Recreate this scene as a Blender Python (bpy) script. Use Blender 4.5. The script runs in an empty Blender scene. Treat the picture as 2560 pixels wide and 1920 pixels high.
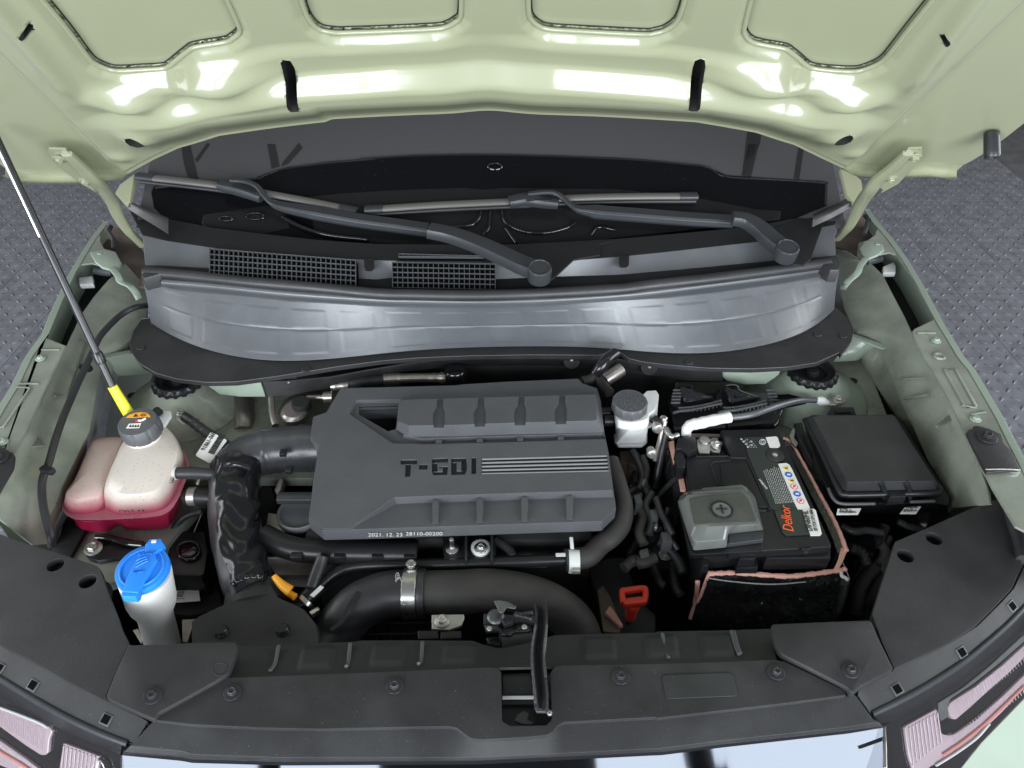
import bpy, bmesh, math, random
import numpy as np
from mathutils import Vector, Matrix, noise as mnoise
random.seed(7)
SC = bpy.context.scene
COL = SC.collection
# ------------------------------------------------------------------ camera, world, lamps, exposure
FPX, PITCH, CAMZ = 1862.0, math.radians(39.4), 1.87
cam = bpy.data.objects.new('camera', bpy.data.cameras.new('camera'))
cam.data.sensor_width = 36.0
cam.data.lens = 36.0 * FPX / 2560.0
cam.data.clip_start, cam.data.clip_end = 0.05, 200
cam.location = (0, 0, CAMZ)
cam.rotation_euler = (math.pi / 2 - PITCH, 0, 0)
COL.objects.link(cam)
SC.camera = cam
SC.view_settings.view_transform = 'Standard'
SC.view_settings.look = 'None'
SC.view_settings.exposure = 0.0
SC.view_settings.gamma = 1.0
W = bpy.data.worlds.new('World')
SC.world = W
W.use_nodes = True
W.node_tree.nodes['Background'].inputs['Color'].default_value = (0.95, 0.975, 1.0, 1)
W.node_tree.nodes['Background'].inputs['Strength'].default_value = 0.235


def area(name, loc, target, sx, sy, power, col):
    l = bpy.data.lights.new(name, 'AREA')
    l.shape = 'RECTANGLE'
    l.size, l.size_y, l.energy, l.color = sx, sy, power, col
    o = bpy.data.objects.new(name, l)
    o.location = loc
    o.rotation_euler = (Vector(target) - Vector(loc)).to_track_quat('-Z', 'Y').to_euler()
    COL.objects.link(o)
    return o


# daylight through the open front of the garage, left and right of the person taking the picture
area('daylight_opening', (-1.75, -2.2, 1.75), (-0.4, 1.2, 1.0), 2.4, 2.2, 236, (0.88, 0.945, 1.0))
area('daylight_opening', (1.75, -2.2, 1.75), (0.4, 1.2, 1.0), 2.4, 2.2, 236, (0.88, 0.945, 1.0))
# open sides of the garage
area('side_opening', (-4.2, 1.6, 1.9), (-0.6, 1.6, 0.4), 3.0, 2.0, 95, (0.94, 0.97, 1.0))
area('side_opening', (4.2, 1.6, 1.9), (0.6, 1.6, 0.4), 3.0, 2.0, 110, (0.94, 0.97, 1.0))

# ------------------------------------------------------------------ pixel rays to places in the world
CT, ST = math.cos(PITCH), math.sin(PITCH)


class Plane:
    def __init__(s, p, n, crown=0.0, width=0.8):
        s.p, s.n, s.c, s.w = Vector(p), Vector(n).normalized(), crown, width

    def off(s, d):
        return Plane(s.p + s.n * d, s.n, s.c, s.w)


def ray(u, v):
    x, y = (u - 1280) / FPX, (960 - v) / FPX
    return Vector((x, CT + y * ST, -ST + y * CT))


def at(u, v, S):
    d = ray(u, v)
    c = Vector((0, 0, CAMZ))
    if isinstance(S, Plane):
        k = 0.0
        for _ in range(8):
            t = ((S.p + S.n * k - c).dot(S.n)) / d.dot(S.n)
            q = c + d * t
            k = S.c * (q.x / S.w) ** 2
            if S.c == 0:
                break
        return q
    return c + d * ((S - CAMZ) / d.z)


def crop(ox, oy, s=3.072):
    def f(txt):
        return [(ox + float(a.split(',')[0]) / s, oy + float(a.split(',')[1]) / s) for a in txt.split()]
    return f


A, B, C = crop(0, 0, 2.458), crop(830, 0, 2.458), crop(1660, 0, 2.458)
D, E, F, G = crop(0, 560), crop(500, 840), crop(1040, 840), crop(1500, 880)
H, I, J, K = crop(1920, 860), crop(0, 1000), crop(0, 1380), crop(480, 1380)
L, M, N, O = crop(1000, 1380), crop(1480, 1380), crop(1920, 1380), crop(300, 360)
U, Q, R = crop(900, 360), crop(1500, 360), crop(2000, 360)
S_, T = crop(300, 680, 2.765), crop(1300, 780, 2.765)


def pz(f, txt, S):
    return [at(u, v, S) for u, v in f(txt)]


def p1(f, txt, S):
    u, v = f(txt)[0]
    return at(u, v, S)


# ------------------------------------------------------------------ materials
def mat(name, col, rough=0.5, metal=0.0, coat=0.0, bump=0.0, bscale=900, dust=0.0, bev=0.0015, var=0.0,
        spec=0.5, trans=0.0, sss=0.0, blotch=0.0, emit=0.0, world=False):
    m = bpy.data.materials.new(name)
    m.use_nodes = True
    nt = m.node_tree
    b = nt.nodes['Principled BSDF']
    I_ = b.inputs
    I_['Base Color'].default_value = (*col, 1)
    I_['Roughness'].default_value = rough
    I_['Metallic'].default_value = metal
    I_['Coat Weight'].default_value = coat
    I_['Coat Roughness'].default_value = 0.10
    I_['Specular IOR Level'].default_value = spec
    I_['Transmission Weight'].default_value = trans
    if sss:
        I_['Subsurface Weight'].default_value = sss
        I_['Subsurface Radius'].default_value = (0.02, 0.02, 0.02)
    tc = nt.nodes.new('ShaderNodeTexCoord')
    geo_ = nt.nodes.new('ShaderNodeNewGeometry') if world else None

    def noise(scale, detail=3):
        n = nt.nodes.new('ShaderNodeTexNoise')
        n.inputs['Scale'].default_value = scale
        n.inputs['Detail'].default_value = detail
        nt.links.new(geo_.outputs['Position'] if world else tc.outputs['Object'], n.inputs['Vector'])
        return n.outputs['Fac']

    def ramp(src, a, b_):
        r = nt.nodes.new('ShaderNodeMapRange')
        r.inputs['From Min'].default_value, r.inputs['From Max'].default_value = a, b_
        nt.links.new(src, r.inputs['Value'])
        return r.outputs['Result']

    def mixc(fac, c0, c1, k=1.0):
        mx = nt.nodes.new('ShaderNodeMix')
        mx.data_type = 'RGBA'
        if k != 1.0:
            mm = nt.nodes.new('ShaderNodeMath')
            mm.operation = 'MULTIPLY'
            mm.inputs[1].default_value = k
            nt.links.new(fac, mm.inputs[0])
            fac = mm.outputs[0]
        nt.links.new(fac, mx.inputs[0])
        for s, c in ((6, c0), (7, c1)):
            if hasattr(c, 'links'):
                nt.links.new(c, mx.inputs[s])
            else:
                mx.inputs[s].default_value = (*c, 1)
        return mx.outputs[2]

    colour = None
    if var:
        f = ramp(noise(14, 5), 0.35, 0.7)
        colour = mixc(f, tuple(c * (1 - var) for c in col), tuple(min(1, c * (1 + var)) for c in col))
    if blotch:
        f = ramp(noise(9, 6), 0.55, 0.8)
        g = tuple(0.55 * c + 0.09 for c in col)
        colour = mixc(f, colour or col, g, blotch)
    if dust:
        f = ramp(noise(650, 2), 0.765 - dust * 0.045, 0.80)
        colour = mixc(f, colour or col, (0.45, 0.45, 0.43))
    if colour:
        nt.links.new(colour, I_['Base Color'])
    if rough > 0.15:
        rr = ramp(noise(25, 4), 0.3, 0.7)
        mr = nt.nodes.new('ShaderNodeMapRange')
        mr.inputs['To Min'].default_value, mr.inputs['To Max'].default_value = rough * 0.88, min(1, rough * 1.12)
        nt.links.new(rr, mr.inputs['Value'])
        nt.links.new(mr.outputs['Result'], I_['Roughness'])
    nrm = None
    if bev:
        bv = nt.nodes.new('ShaderNodeBevel')
        bv.samples = 4
        bv.inputs['Radius'].default_value = bev
        nrm = bv.outputs['Normal']
    if bump:
        bp = nt.nodes.new('ShaderNodeBump')
        bp.inputs['Strength'].default_value = bump
        bp.inputs['Distance'].default_value = 0.001
        nt.links.new(noise(bscale, 2), bp.inputs['Height'])
        if nrm:
            nt.links.new(nrm, bp.inputs['Normal'])
        nrm = bp.outputs['Normal']
    if nrm:
        nt.links.new(nrm, I_['Normal'])
    if emit:
        I_['Emission Color'].default_value = (*col, 1)
        I_['Emission Strength'].default_value = emit
    return m


MT = dict(
    paint=mat('sage_paint', (0.276, 0.288, 0.186), 0.33, coat=0.8, bump=0.04, bscale=260, bev=0.002, dust=0.35),
    apron=mat('sage_dimmed_paint', (0.240, 0.262, 0.215), 0.29, coat=0.4, var=0.2, bev=0.003, dust=0.5, blotch=0.25),  # same sage paint, greyed in colour for the weaker light in the bay
    mint=mat('sage_lit_shaded_paint', (0.30, 0.36, 0.295), 0.35, coat=0.4, bev=0.003),  # same sage paint, its look in shade and on lit edges put into colour
    plastic=mat('black_grained_plastic', (0.0235, 0.0238, 0.025), 0.47, bump=0.4, bscale=1300, dust=0.65, var=0.22, blotch=0.2),
    cover=mat('charcoal_grained_plastic', (0.080, 0.083, 0.089), 0.36, bump=0.4, bscale=1300, spec=0.6, dust=1.3, var=0.08),
    cowl=mat('weathered_grey_plastic', (0.076, 0.080, 0.088), 0.32, spec=0.75, bump=0.15, bscale=1500, dust=0.5, var=0.06, blotch=0.1),  # also stands in for lit faces and highlights on black plastic
    smooth=mat('smooth_black_plastic', (0.013, 0.0135, 0.015), 0.32, bump=0.1, bscale=900, dust=0.25, spec=0.4),
    gloss=mat('gloss_black', (0.008, 0.008, 0.010), 0.09, coat=0.5, dust=0.2),
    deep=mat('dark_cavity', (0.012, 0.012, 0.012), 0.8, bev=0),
    rubber=mat('black_rubber', (0.028, 0.028, 0.030), 0.42, bump=0.2, bscale=700, var=0.2, dust=0.2),
    felt=mat('dark_textured_hose', (0.036, 0.033, 0.031), 0.62, bump=0.6, bscale=500, var=0.2, dust=0.15),
    strip=mat('dull_rubber_strip', (0.021, 0.023, 0.022), 0.55, bump=0.25, bscale=900, dust=0.4, blotch=0.25),
    sleeve=mat('wrinkled_black_vinyl', (0.010, 0.010, 0.012), 0.17, bump=0.1, bscale=200, bev=0),
    steel=mat('bright_steel', (0.62, 0.61, 0.59), 0.3, metal=1.0, bump=0.1, bscale=600),
    bandblack=mat('matt_black_band', (0.004, 0.004, 0.005), 0.22, spec=0.12, dust=0.25, bev=0),
    stamped=mat('stamped_black_band', (0.010, 0.010, 0.010), 0.3, spec=0.25, bev=0.003),
    recess=mat('shaded_black_plastic', (0.016, 0.017, 0.018), 0.55, spec=0.25, dust=0.3),  # dark copy of the plastic, puts shade into cowl flats and letter strokes
    smokedark=mat('smoky_cover_window', (0.062, 0.065, 0.058), 0.28, bump=0.2, bscale=90, blotch=0.3, var=0.25),
    vinyl=mat('dusty_vinyl', (0.050, 0.050, 0.055), 0.36, bump=0.15, bscale=400, var=0.3, dust=0.3, bev=0),
    pinkflange=mat('pink_translucent_flange', (0.60, 0.24, 0.29), 0.3, sss=0.2),
    void=mat('unlit_void', (0.003, 0.003, 0.003), 0.9, bev=0, spec=0.05),
    duct=mat('satin_duct_plastic', (0.045, 0.047, 0.052), 0.28, bump=0.1, bscale=700, var=0.2, dust=0.3, spec=0.6),
    reflex=mat('dim_reflection_paint', (0.018, 0.018, 0.018), 0.2, bev=0, spec=0.3),
    neck=mat('white_neck_plastic', (0.84, 0.84, 0.82), 0.38, sss=0.12, bump=0.05, bscale=300),
    silver=mat('silver_stripe_paint', (0.26, 0.265, 0.27), 0.4, bev=0),
    zinc=mat('zinc_plate', (0.55, 0.54, 0.51), 0.42, metal=0.85, var=0.15, bump=0.15),
    cast=mat('cast_aluminium', (0.42, 0.39, 0.36), 0.5, metal=0.7, bump=0.5, bscale=300, var=0.3),
    pipe=mat('brushed_aluminium_pipe', (0.50, 0.45, 0.42), 0.36, metal=0.9, var=0.1),
    blackmetal=mat('black_oxide_metal', (0.045, 0.046, 0.05), 0.36, metal=0.5, var=0.2),
    greymetal=mat('worn_dark_steel', (0.16, 0.165, 0.17), 0.4, metal=0.8, bump=0.5, bscale=420, var=0.4),
    chrome=mat('chrome_rod', (0.7, 0.7, 0.7), 0.12, metal=1.0, bev=0),
    rod=mat('dark_rod', (0.02, 0.02, 0.022), 0.25, bev=0),
    white=mat('white_plastic', (0.72, 0.73, 0.72), 0.4, sss=0.25),
    bottle=mat('milky_plastic', (0.70, 0.71, 0.71), 0.36, sss=0.35, bump=0.05, bscale=300),
    paper=mat('white_label', (0.78, 0.77, 0.74), 0.5, bev=0),
    ink=mat('black_ink', (0.02, 0.02, 0.02), 0.6, bev=0),
    blackgreen=mat('printed_black_label', (0.030, 0.036, 0.034), 0.25, bev=0),
    pale=mat('pale_print', (0.40, 0.41, 0.40), 0.5, bev=0),
    blueink=mat('blue_print', (0.02, 0.12, 0.55), 0.4, bev=0),
    yellowink=mat('yellow_print', (0.80, 0.62, 0.04), 0.4, bev=0),
    redink=mat('red_print', (0.75, 0.06, 0.05), 0.4, bev=0),
    orangeink=mat('orange_red_print', (0.85, 0.13, 0.03), 0.4, bev=0),
    orange=mat('orange_label', (0.85, 0.36, 0.03), 0.4, bev=0),
    yellow=mat('yellow_grip', (0.82, 0.80, 0.03), 0.35),
    amber=mat('amber_plastic', (0.75, 0.33, 0.02), 0.3),
    blue=mat('blue_cap_plastic', (0.02, 0.235, 0.84), 0.33, bump=0.1, bscale=700, sss=0.05),
    red=mat('red_handle_plastic', (0.66, 0.045, 0.022), 0.38),
    foam=mat('pink_foam_edge', (0.86, 0.47, 0.39), 0.8, bump=0.5, bscale=300),
    foil=mat('crinkled_black_film', (0.020, 0.020, 0.021), 0.16, bump=0.6, bscale=70, bev=0, spec=0.7),
    smoke=mat('smoky_translucent_cover', (0.125, 0.135, 0.126), 0.18, bump=0.15, bscale=120, blotch=0.3, var=0.2),
    glass=mat('dark_windscreen_glass', (0.050, 0.050, 0.052), 0.05, bev=0, dust=0.3, spec=0.7),
    wiper=mat('wiper_satin_black', (0.030, 0.033, 0.037), 0.36, bump=0.1, bev=0.0025),
    blade=mat('wiper_blade_cover', (0.13, 0.125, 0.115), 0.35, bev=0.001),
    lens=mat('pink_lamp_lens', (0.50, 0.395, 0.42), 0.10, coat=1.0, bump=0.0, bev=0.001),
    amberlens=mat('coral_lamp_lens', (0.72, 0.30, 0.26), 0.15, coat=0.8),
    mirror=mat('dark_chrome_grille', (0.050, 0.054, 0.062), 0.04, metal=1.0, bev=0),
    tile=mat('grey_floor_tile', (0.150, 0.154, 0.174), 0.38, bump=0.15, bscale=500, var=0.22, blotch=0.2, dust=0.1, world=True, bev=0.002),
    ground=mat('concrete', (0.11, 0.11, 0.115), 0.8, var=0.2),
    rust=mat('brown_grime', (0.16, 0.125, 0.10), 0.7, var=0.4),
)


def clear_cover():
    m = bpy.data.materials.new('clear_lamp_cover')
    m.use_nodes = True
    nt = m.node_tree
    nt.nodes.clear()
    out, mx, tr, gl, lw = [nt.nodes.new('ShaderNode' + k) for k in ('OutputMaterial', 'MixShader', 'BsdfTransparent', 'BsdfGlossy', 'LayerWeight')]
    lw.inputs['Blend'].default_value = 0.12
    tr.inputs['Color'].default_value = (0.92, 0.92, 0.93, 1)
    gl.inputs['Roughness'].default_value = 0.03
    nt.links.new(lw.outputs['Facing'], mx.inputs[0])
    nt.links.new(tr.outputs[0], mx.inputs[1])
    nt.links.new(gl.outputs[0], mx.inputs[2])
    nt.links.new(mx.outputs[0], out.inputs['Surface'])
    return m


MT['clear'] = clear_cover()
# ------------------------------------------------------------------ object plumbing
WL = {}


def thing(name, label, cat, loc, group=None):
    o = bpy.data.objects.new(name, None)
    o.empty_display_size = 0.05
    o.location = loc
    COL.objects.link(o)
    o['label'], o['category'] = label, cat
    if group:
        o['group'] = group
    WL[o] = Vector(loc)
    return o


def link(name, me, m, parent, loc=None, rot=None, label=None):
    o = bpy.data.objects.new(name, me)
    if m is not None and not me.materials:
        me.materials.append(MT[m] if isinstance(m, str) else m)
    w = Vector(loc) if loc is not None else Vector((0, 0, 0))
    WL[o] = w
    if parent is not None:
        o.parent = parent
        o.location = w - WL[parent]
    else:
        o.location = w
    if rot is not None:
        o.rotation_euler = rot
    COL.objects.link(o)
    if label:
        o['label'] = label
    return o


def tag(o, label, cat, group=None):
    o['label'], o['category'] = label, cat
    if group:
        o['group'] = group
    return o


def tomesh(name, bm, smooth=True, angle=38):
    bmesh.ops.remove_doubles(bm, verts=bm.verts, dist=1e-6)
    bmesh.ops.recalc_face_normals(bm, faces=bm.faces)
    me = bpy.data.meshes.new(name)
    bm.to_mesh(me)
    bm.free()
    if smooth:
        me.polygons.foreach_set('use_smooth', [True] * len(me.polygons))
        me.set_sharp_from_angle(angle=math.radians(angle))
    me.update()
    return me


def cr(pts, n, closed=False):
    """Catmull-Rom through points, n per span"""
    pts = [Vector(p) for p in pts]
    out = []
    N_ = len(pts)
    spans = N_ if closed else N_ - 1
    for i in range(spans):
        if closed:
            a, b, c, d = pts[i - 1], pts[i], pts[(i + 1) % N_], pts[(i + 2) % N_]
        else:
            b, c = pts[i], pts[i + 1]
            a = pts[i - 1] if i else b * 2 - c
            d = pts[i + 2] if i + 2 < N_ else c * 2 - b
        for k in range(n):
            t = k / n
            out.append(0.5 * ((2 * b) + (c - a) * t + (2 * a - 5 * b + 4 * c - d) * t * t + (3 * b - a - 3 * c + d) * t ** 3))
    if not closed:
        out.append(pts[-1])
    return out


def resample(pts, n, closed=False):
    pts = [Vector(p) for p in pts]
    if closed:
        pts = pts + [pts[0]]
    L_ = [0.0]
    for i in range(len(pts) - 1):
        L_.append(L_[-1] + (pts[i + 1] - pts[i]).length)
    tot = L_[-1]
    out = []
    m = n if closed else n - 1
    j = 0
    for i in range(n):
        s = tot * i / m
        while j < len(L_) - 2 and L_[j + 1] < s:
            j += 1
        w = (s - L_[j]) / max(1e-9, L_[j + 1] - L_[j])
        out.append(pts[j].lerp(pts[j + 1], min(1, max(0, w))))
    return out


def poly3(line):
    """(pixel points, z | [z...] | Plane) -> 3D points"""
    pts, z = line
    if isinstance(z, (list, tuple)):
        if len(z) != len(pts):
            k = len(pts) - 1
            z = [z[0] + (z[-1] - z[0]) * i / k for i in range(len(pts))]
        return [at(u, v, zz) for (u, v), zz in zip(pts, z)]
    return [at(u, v, z) for u, v in pts]


def sheet_mesh(name, lines, n=72, m=6, thick=0.003, smooth=False, disp=None, curve=False, down=None, angle=38, relax=0):
    """surface lofted through several polylines"""
    rows = []
    for ln in lines:
        p = ln if isinstance(ln[0], Vector) else poly3(ln)
        if smooth:
            p = cr(p, 8)
        r = resample(p, n)
        for _ in range(relax):
            r = [r[0]] + [(a + b * 2 + c) / 4 for a, b, c in zip(r, r[1:], r[2:])] + [r[-1]]
        rows.append(r)
    full = []
    for j in range(n):
        colp = [r[j] for r in rows]
        if curve and len(colp) > 2:
            full.append(cr(colp, m))
        else:
            c = []
            for a, b in zip(colp, colp[1:]):
                c += [a.lerp(b, k / m) for k in range(m)]
            full.append(c + [colp[-1]])
    bm = bmesh.new()
    nv = len(full[0])
    pos = [[full[j][i].copy() for i in range(nv)] for j in range(n)]
    if disp:
        for j in range(n):
            for i in range(nv):
                a, b = full[min(n - 1, j + 1)][i] - full[max(0, j - 1)][i], full[j][min(nv - 1, i + 1)] - full[j][max(0, i - 1)]
                nn = a.cross(b).normalized()
                if nn.dot(Vector((0, -0.7, 0.7))) < 0:
                    nn = -nn
                pos[j][i] += nn * disp(j / (n - 1), i / (nv - 1))
    vs = [[bm.verts.new(p) for p in c] for c in pos]
    for j in range(n - 1):
        for i in range(nv - 1):
            bm.faces.new((vs[j][i], vs[j + 1][i], vs[j + 1][i + 1], vs[j][i + 1]))
    if thick:
        dv = Vector(down) if down else None
        bmesh.ops.recalc_face_normals(bm, faces=bm.faces)
        bm.normal_update()
        toward = sum(((Vector((0, 0, CAMZ)) - f.calc_center_median()).dot(f.normal)) for f in bm.faces)
        sgn = -1 if toward > 0 else 1
        base = [[v.co + (dv * thick if dv else v.normal * sgn * thick) for v in c] for c in vs]
        ws = [[bm.verts.new(p) for p in c] for c in base]
        for j in range(n - 1):
            for i in range(nv - 1):
                bm.faces.new((ws[j][i], ws[j][i + 1], ws[j + 1][i + 1], ws[j + 1][i]))
        for i in range(nv - 1):
            bm.faces.new((vs[0][i], vs[0][i + 1], ws[0][i + 1], ws[0][i]))
            bm.faces.new((vs[-1][i + 1], vs[-1][i], ws[-1][i], ws[-1][i + 1]))
        for j in range(n - 1):
            bm.faces.new((vs[j + 1][0], vs[j][0], ws[j][0], ws[j + 1][0]))
            bm.faces.new((vs[j][-1], vs[j + 1][-1], ws[j + 1][-1], ws[j][-1]))
    return tomesh(name, bm, angle=angle)


def sheet(name, lines, m_, parent, **k):
    lab = k.pop('label', None)
    return link(name, sheet_mesh(name, lines, **k), m_, parent, label=lab)


def area_pts(p):
    c = sum(p, Vector()) / len(p)
    return c


def plate_mesh(name, pts, thick, nrm=(0, 0, 1), taper=1.0, bev=0.0, inset_top=0.0):
    """flat polygon of world points, extruded against nrm"""
    nrm = Vector(nrm).normalized()
    bm = bmesh.new()
    c = area_pts(pts)
    top = [bm.verts.new(p) for p in pts]
    bot = [bm.verts.new(c + (p - c) * taper - nrm * thick) for p in pts]
    ft = bm.faces.new(top)
    bm.faces.new(bot[::-1])
    k = len(pts)
    for i in range(k):
        bm.faces.new((top[i], bot[i], bot[(i + 1) % k], top[(i + 1) % k]))
    if bev:
        bmesh.ops.recalc_face_normals(bm, faces=bm.faces)
        ed = [e for e in ft.edges]
        bmesh.ops.bevel(bm, geom=ed, offset=bev, segments=2, profile=0.6, affect='EDGES', clamp_overlap=True)
    return tomesh(name, bm, angle=30)


def plate(name, pts, S, thick, m_, parent, taper=1.0, round_=0, bev=0.0, label=None, cuts=None):
    nrm = S.n if isinstance(S, Plane) else Vector((0, 0, 1))
    P_ = pts if isinstance(pts[0], Vector) else [at(u, v, S) for u, v in pts]
    if round_:
        P_ = fillet(P_, round_)
    me = plate_mesh(name, P_, thick, nrm, taper, bev)
    if cuts:
        me = carve(me, cuts)
    return link(name, me, m_, parent, label=label)


def fillet(P_, r, n=4):
    out = []
    k = len(P_)
    for i in range(k):
        p, a, b = P_[i], P_[i - 1], P_[(i + 1) % k]
        da, db = a - p, b - p
        ra = min(r, da.length * 0.45, db.length * 0.45)
        q0, q1 = p + da.normalized() * ra, p + db.normalized() * ra
        for j in range(n + 1):
            t = j / n
            out.append(q0 * (1 - t) ** 2 + p * 2 * t * (1 - t) + q1 * t * t)
    return out


def carve(me, cutters):
    """boolean difference with a list of cutter meshes, evaluated at once"""
    o = bpy.data.objects.new('tmp', me)
    COL.objects.link(o)
    cs = []
    for c in cutters:
        co = bpy.data.objects.new('tmpc', c.copy())
        COL.objects.link(co)
        md = o.modifiers.new('b', 'BOOLEAN')
        md.operation, md.solver, md.object = 'DIFFERENCE', 'EXACT', co
        cs.append(co)
    dg = bpy.context.evaluated_depsgraph_get()
    dg.update()
    r = bpy.data.meshes.new_from_object(o.evaluated_get(dg))
    for x in cs + [o]:
        d = x.data
        bpy.data.objects.remove(x)
        if d.users == 0:
            bpy.data.meshes.remove(d)
    r.polygons.foreach_set('use_smooth', [True] * len(r.polygons))
    r.set_sharp_from_angle(angle=math.radians(30))
    return r


def cutter(pts, S, up, dn, round_=0):
    nrm = S.n if isinstance(S, Plane) else Vector((0, 0, 1))
    P_ = pts if isinstance(pts[0], Vector) else [at(u, v, S) for u, v in pts]
    if round_:
        P_ = fillet(P_, round_)
    return plate_mesh('cut', [p + nrm * up for p in P_], up + dn, nrm)


def loft_mesh(name, loops, n=56, cap=True, capb=True, smooth=False, angle=38, sub=0):
    bm = bmesh.new()
    rings = []
    for lp in loops:
        p = lp if isinstance(lp[0], Vector) else poly3(lp)
        if smooth:
            p = cr(p, 6, True)
        rings.append([bm.verts.new(q) for q in resample(p, n, True)])
    for a, b in zip(rings, rings[1:]):
        for i in range(n):
            bm.faces.new((a[i], a[(i + 1) % n], b[(i + 1) % n], b[i]))
    if cap:
        bm.faces.new(rings[-1])
    if capb:
        bm.faces.new(rings[0][::-1])
    return tomesh(name, bm, angle=angle)


def loft(name, loops, m_, parent, **k):
    lab = k.pop('label', None)
    return link(name, loft_mesh(name, loops, **k), m_, parent, label=lab)


def frames(path):
    fr = []
    up = Vector((0, 0, 1))
    t0 = (path[1] - path[0]).normalized()
    s = t0.cross(up)
    if s.length < 1e-3:
        s = Vector((1, 0, 0))
    s.normalize()
    for i, p in enumerate(path):
        a, b = path[max(0, i - 1)], path[min(len(path) - 1, i + 1)]
        t = (b - a).normalized()
        s = (s - t * s.dot(t)).normalized()
        fr.append((p, t, s, s.cross(t).normalized()))
    return fr


def tube_mesh(name, pts, r, seg=16, res=8, rfun=None, flat=1.0, boxy=2.0, level=False, smooth=True, angle=50):
    path = cr(pts, res) if res else [Vector(p) for p in pts]
    bm = bmesh.new()
    rings = []
    fr = frames(path)
    for i, (p, t, s, u) in enumerate(fr):
        if level:
            s = t.cross(Vector((0, 0, 1))).normalized()
            u = s.cross(t).normalized()
        w = i / (len(fr) - 1)
        rr = r if not rfun else rfun(w)
        ring = []
        for k in range(seg):
            a = 2 * math.pi * k / seg
            c, d = math.cos(a), math.sin(a)
            if boxy != 2.0:
                q = (abs(c) ** boxy + abs(d) ** boxy) ** (-1 / boxy)
                c, d = c * q, d * q
            ra = rr(a) if callable(rr) else rr
            ring.append(bm.verts.new(p + s * c * ra + u * d * ra * flat))
        rings.append(ring)
    for a, b in zip(rings, rings[1:]):
        for k in range(seg):
            bm.faces.new((a[k], a[(k + 1) % seg], b[(k + 1) % seg], b[k]))
    bm.faces.new(rings[0][::-1])
    bm.faces.new(rings[-1])
    return tomesh(name, bm, angle=angle)


def tube(name, pts, r, m_, parent, **k):
    lab = k.pop('label', None)
    return link(name, tube_mesh(name, pts, r, **k), m_, parent, label=lab)


def tpx(f, txt, zs):
    P_ = f(txt)
    if not isinstance(zs, (list, tuple)):
        zs = [zs] * len(P_)
    elif len(zs) != len(P_):
        k = len(P_) - 1
        zs = [zs[0] + (zs[-1] - zs[0]) * i / k for i in range(len(P_))]
    return [at(u, v, z) for (u, v), z in zip(P_, zs)]


def lathe_mesh(name, profile, seg=36, rfun=None, angle=35):
    bm = bmesh.new()
    rings = []
    for r, h in profile:
        rings.append([bm.verts.new((r * math.cos(2 * math.pi * k / seg) * (rfun(k, r, h) if rfun else 1),
                                    r * math.sin(2 * math.pi * k / seg) * (rfun(k, r, h) if rfun else 1), h)) for k in range(seg)])
    for a, b in zip(rings, rings[1:]):
        for k in range(seg):
            bm.faces.new((a[k], a[(k + 1) % seg], b[(k + 1) % seg], b[k]))
    bm.faces.new(rings[0][::-1])
    bm.faces.new(rings[-1])
    return tomesh(name, bm, angle=angle)


def axrot(axis):
    return Vector(axis).to_track_quat('Z', 'Y').to_euler()


def lathe(name, loc, profile, m_, parent, axis=(0, 0, 1), seg=36, rfun=None, label=None):
    return link(name, lathe_mesh(name, profile, seg, rfun), m_, parent, loc=loc, rot=axrot(axis), label=label)


def box(name, c, size, m_, parent, rot=(0, 0, 0), bev=0.002, label=None):
    bm = bmesh.new()
    bmesh.ops.create_cube(bm, size=1.0)
    bmesh.ops.scale(bm, vec=size, verts=bm.verts)
    if bev:
        bmesh.ops.bevel(bm, geom=list(bm.edges), offset=bev, segments=2, profile=0.6, affect='EDGES')
    return link(name, tomesh(name, bm), m_, parent, loc=c, rot=rot, label=label)


BOLTS = {}


def bolt(loc, r, m_, parent, axis=(0, 0, 1), washer=1.75, name='bolt', tilt=0.0):
    key = (round(r, 4), m_, washer)
    if key not in BOLTS:
        bm = bmesh.new()

        def ring(rad, h, seg=24, off=0.0):
            return [bm.verts.new((rad * math.cos(2 * math.pi * k / seg + off), rad * math.sin(2 * math.pi * k / seg + off), h)) for k in range(seg)]
        rs = [ring(r * washer, 0), ring(r * washer, r * 0.22), ring(r * 1.12, r * 0.4)]
        for a, b in zip(rs, rs[1:]):
            for k in range(24):
                bm.faces.new((a[k], a[(k + 1) % 24], b[(k + 1) % 24], b[k]))
        bm.faces.new(rs[-1])
        hx = [ring(r, r * 0.38, 6), ring(r, r * 1.05, 6), ring(r * 0.86, r * 1.2, 6), ring(r * 0.55, r * 1.2, 6), ring(r * 0.5, r * 1.08, 6)]
        for a, b in zip(hx, hx[1:]):
            for k in range(6):
                bm.faces.new((a[k], a[(k + 1) % 6], b[(k + 1) % 6], b[k]))
        bm.faces.new(hx[-1])
        BOLTS[key] = tomesh('bolt', bm, angle=25)
    o = link(name, BOLTS[key], m_, parent, loc=loc, rot=axrot(axis))
    o.rotation_euler.rotate_axis('Z', random.random() * 1.5)
    return o


def text_mesh(body, size, depth=0.0003, bold=False):
    cu = bpy.data.curves.new('t', 'FONT')
    cu.body, cu.size, cu.extrude = body, size, depth
    cu.resolution_u = 3
    o = bpy.data.objects.new('t', cu)
    COL.objects.link(o)
    dg = bpy.context.evaluated_depsgraph_get()
    dg.update()
    me = bpy.data.meshes.new_from_object(o.evaluated_get(dg))
    bpy.data.objects.remove(o)
    bpy.data.curves.remove(cu)
    me.materials.clear()
    return me


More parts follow.
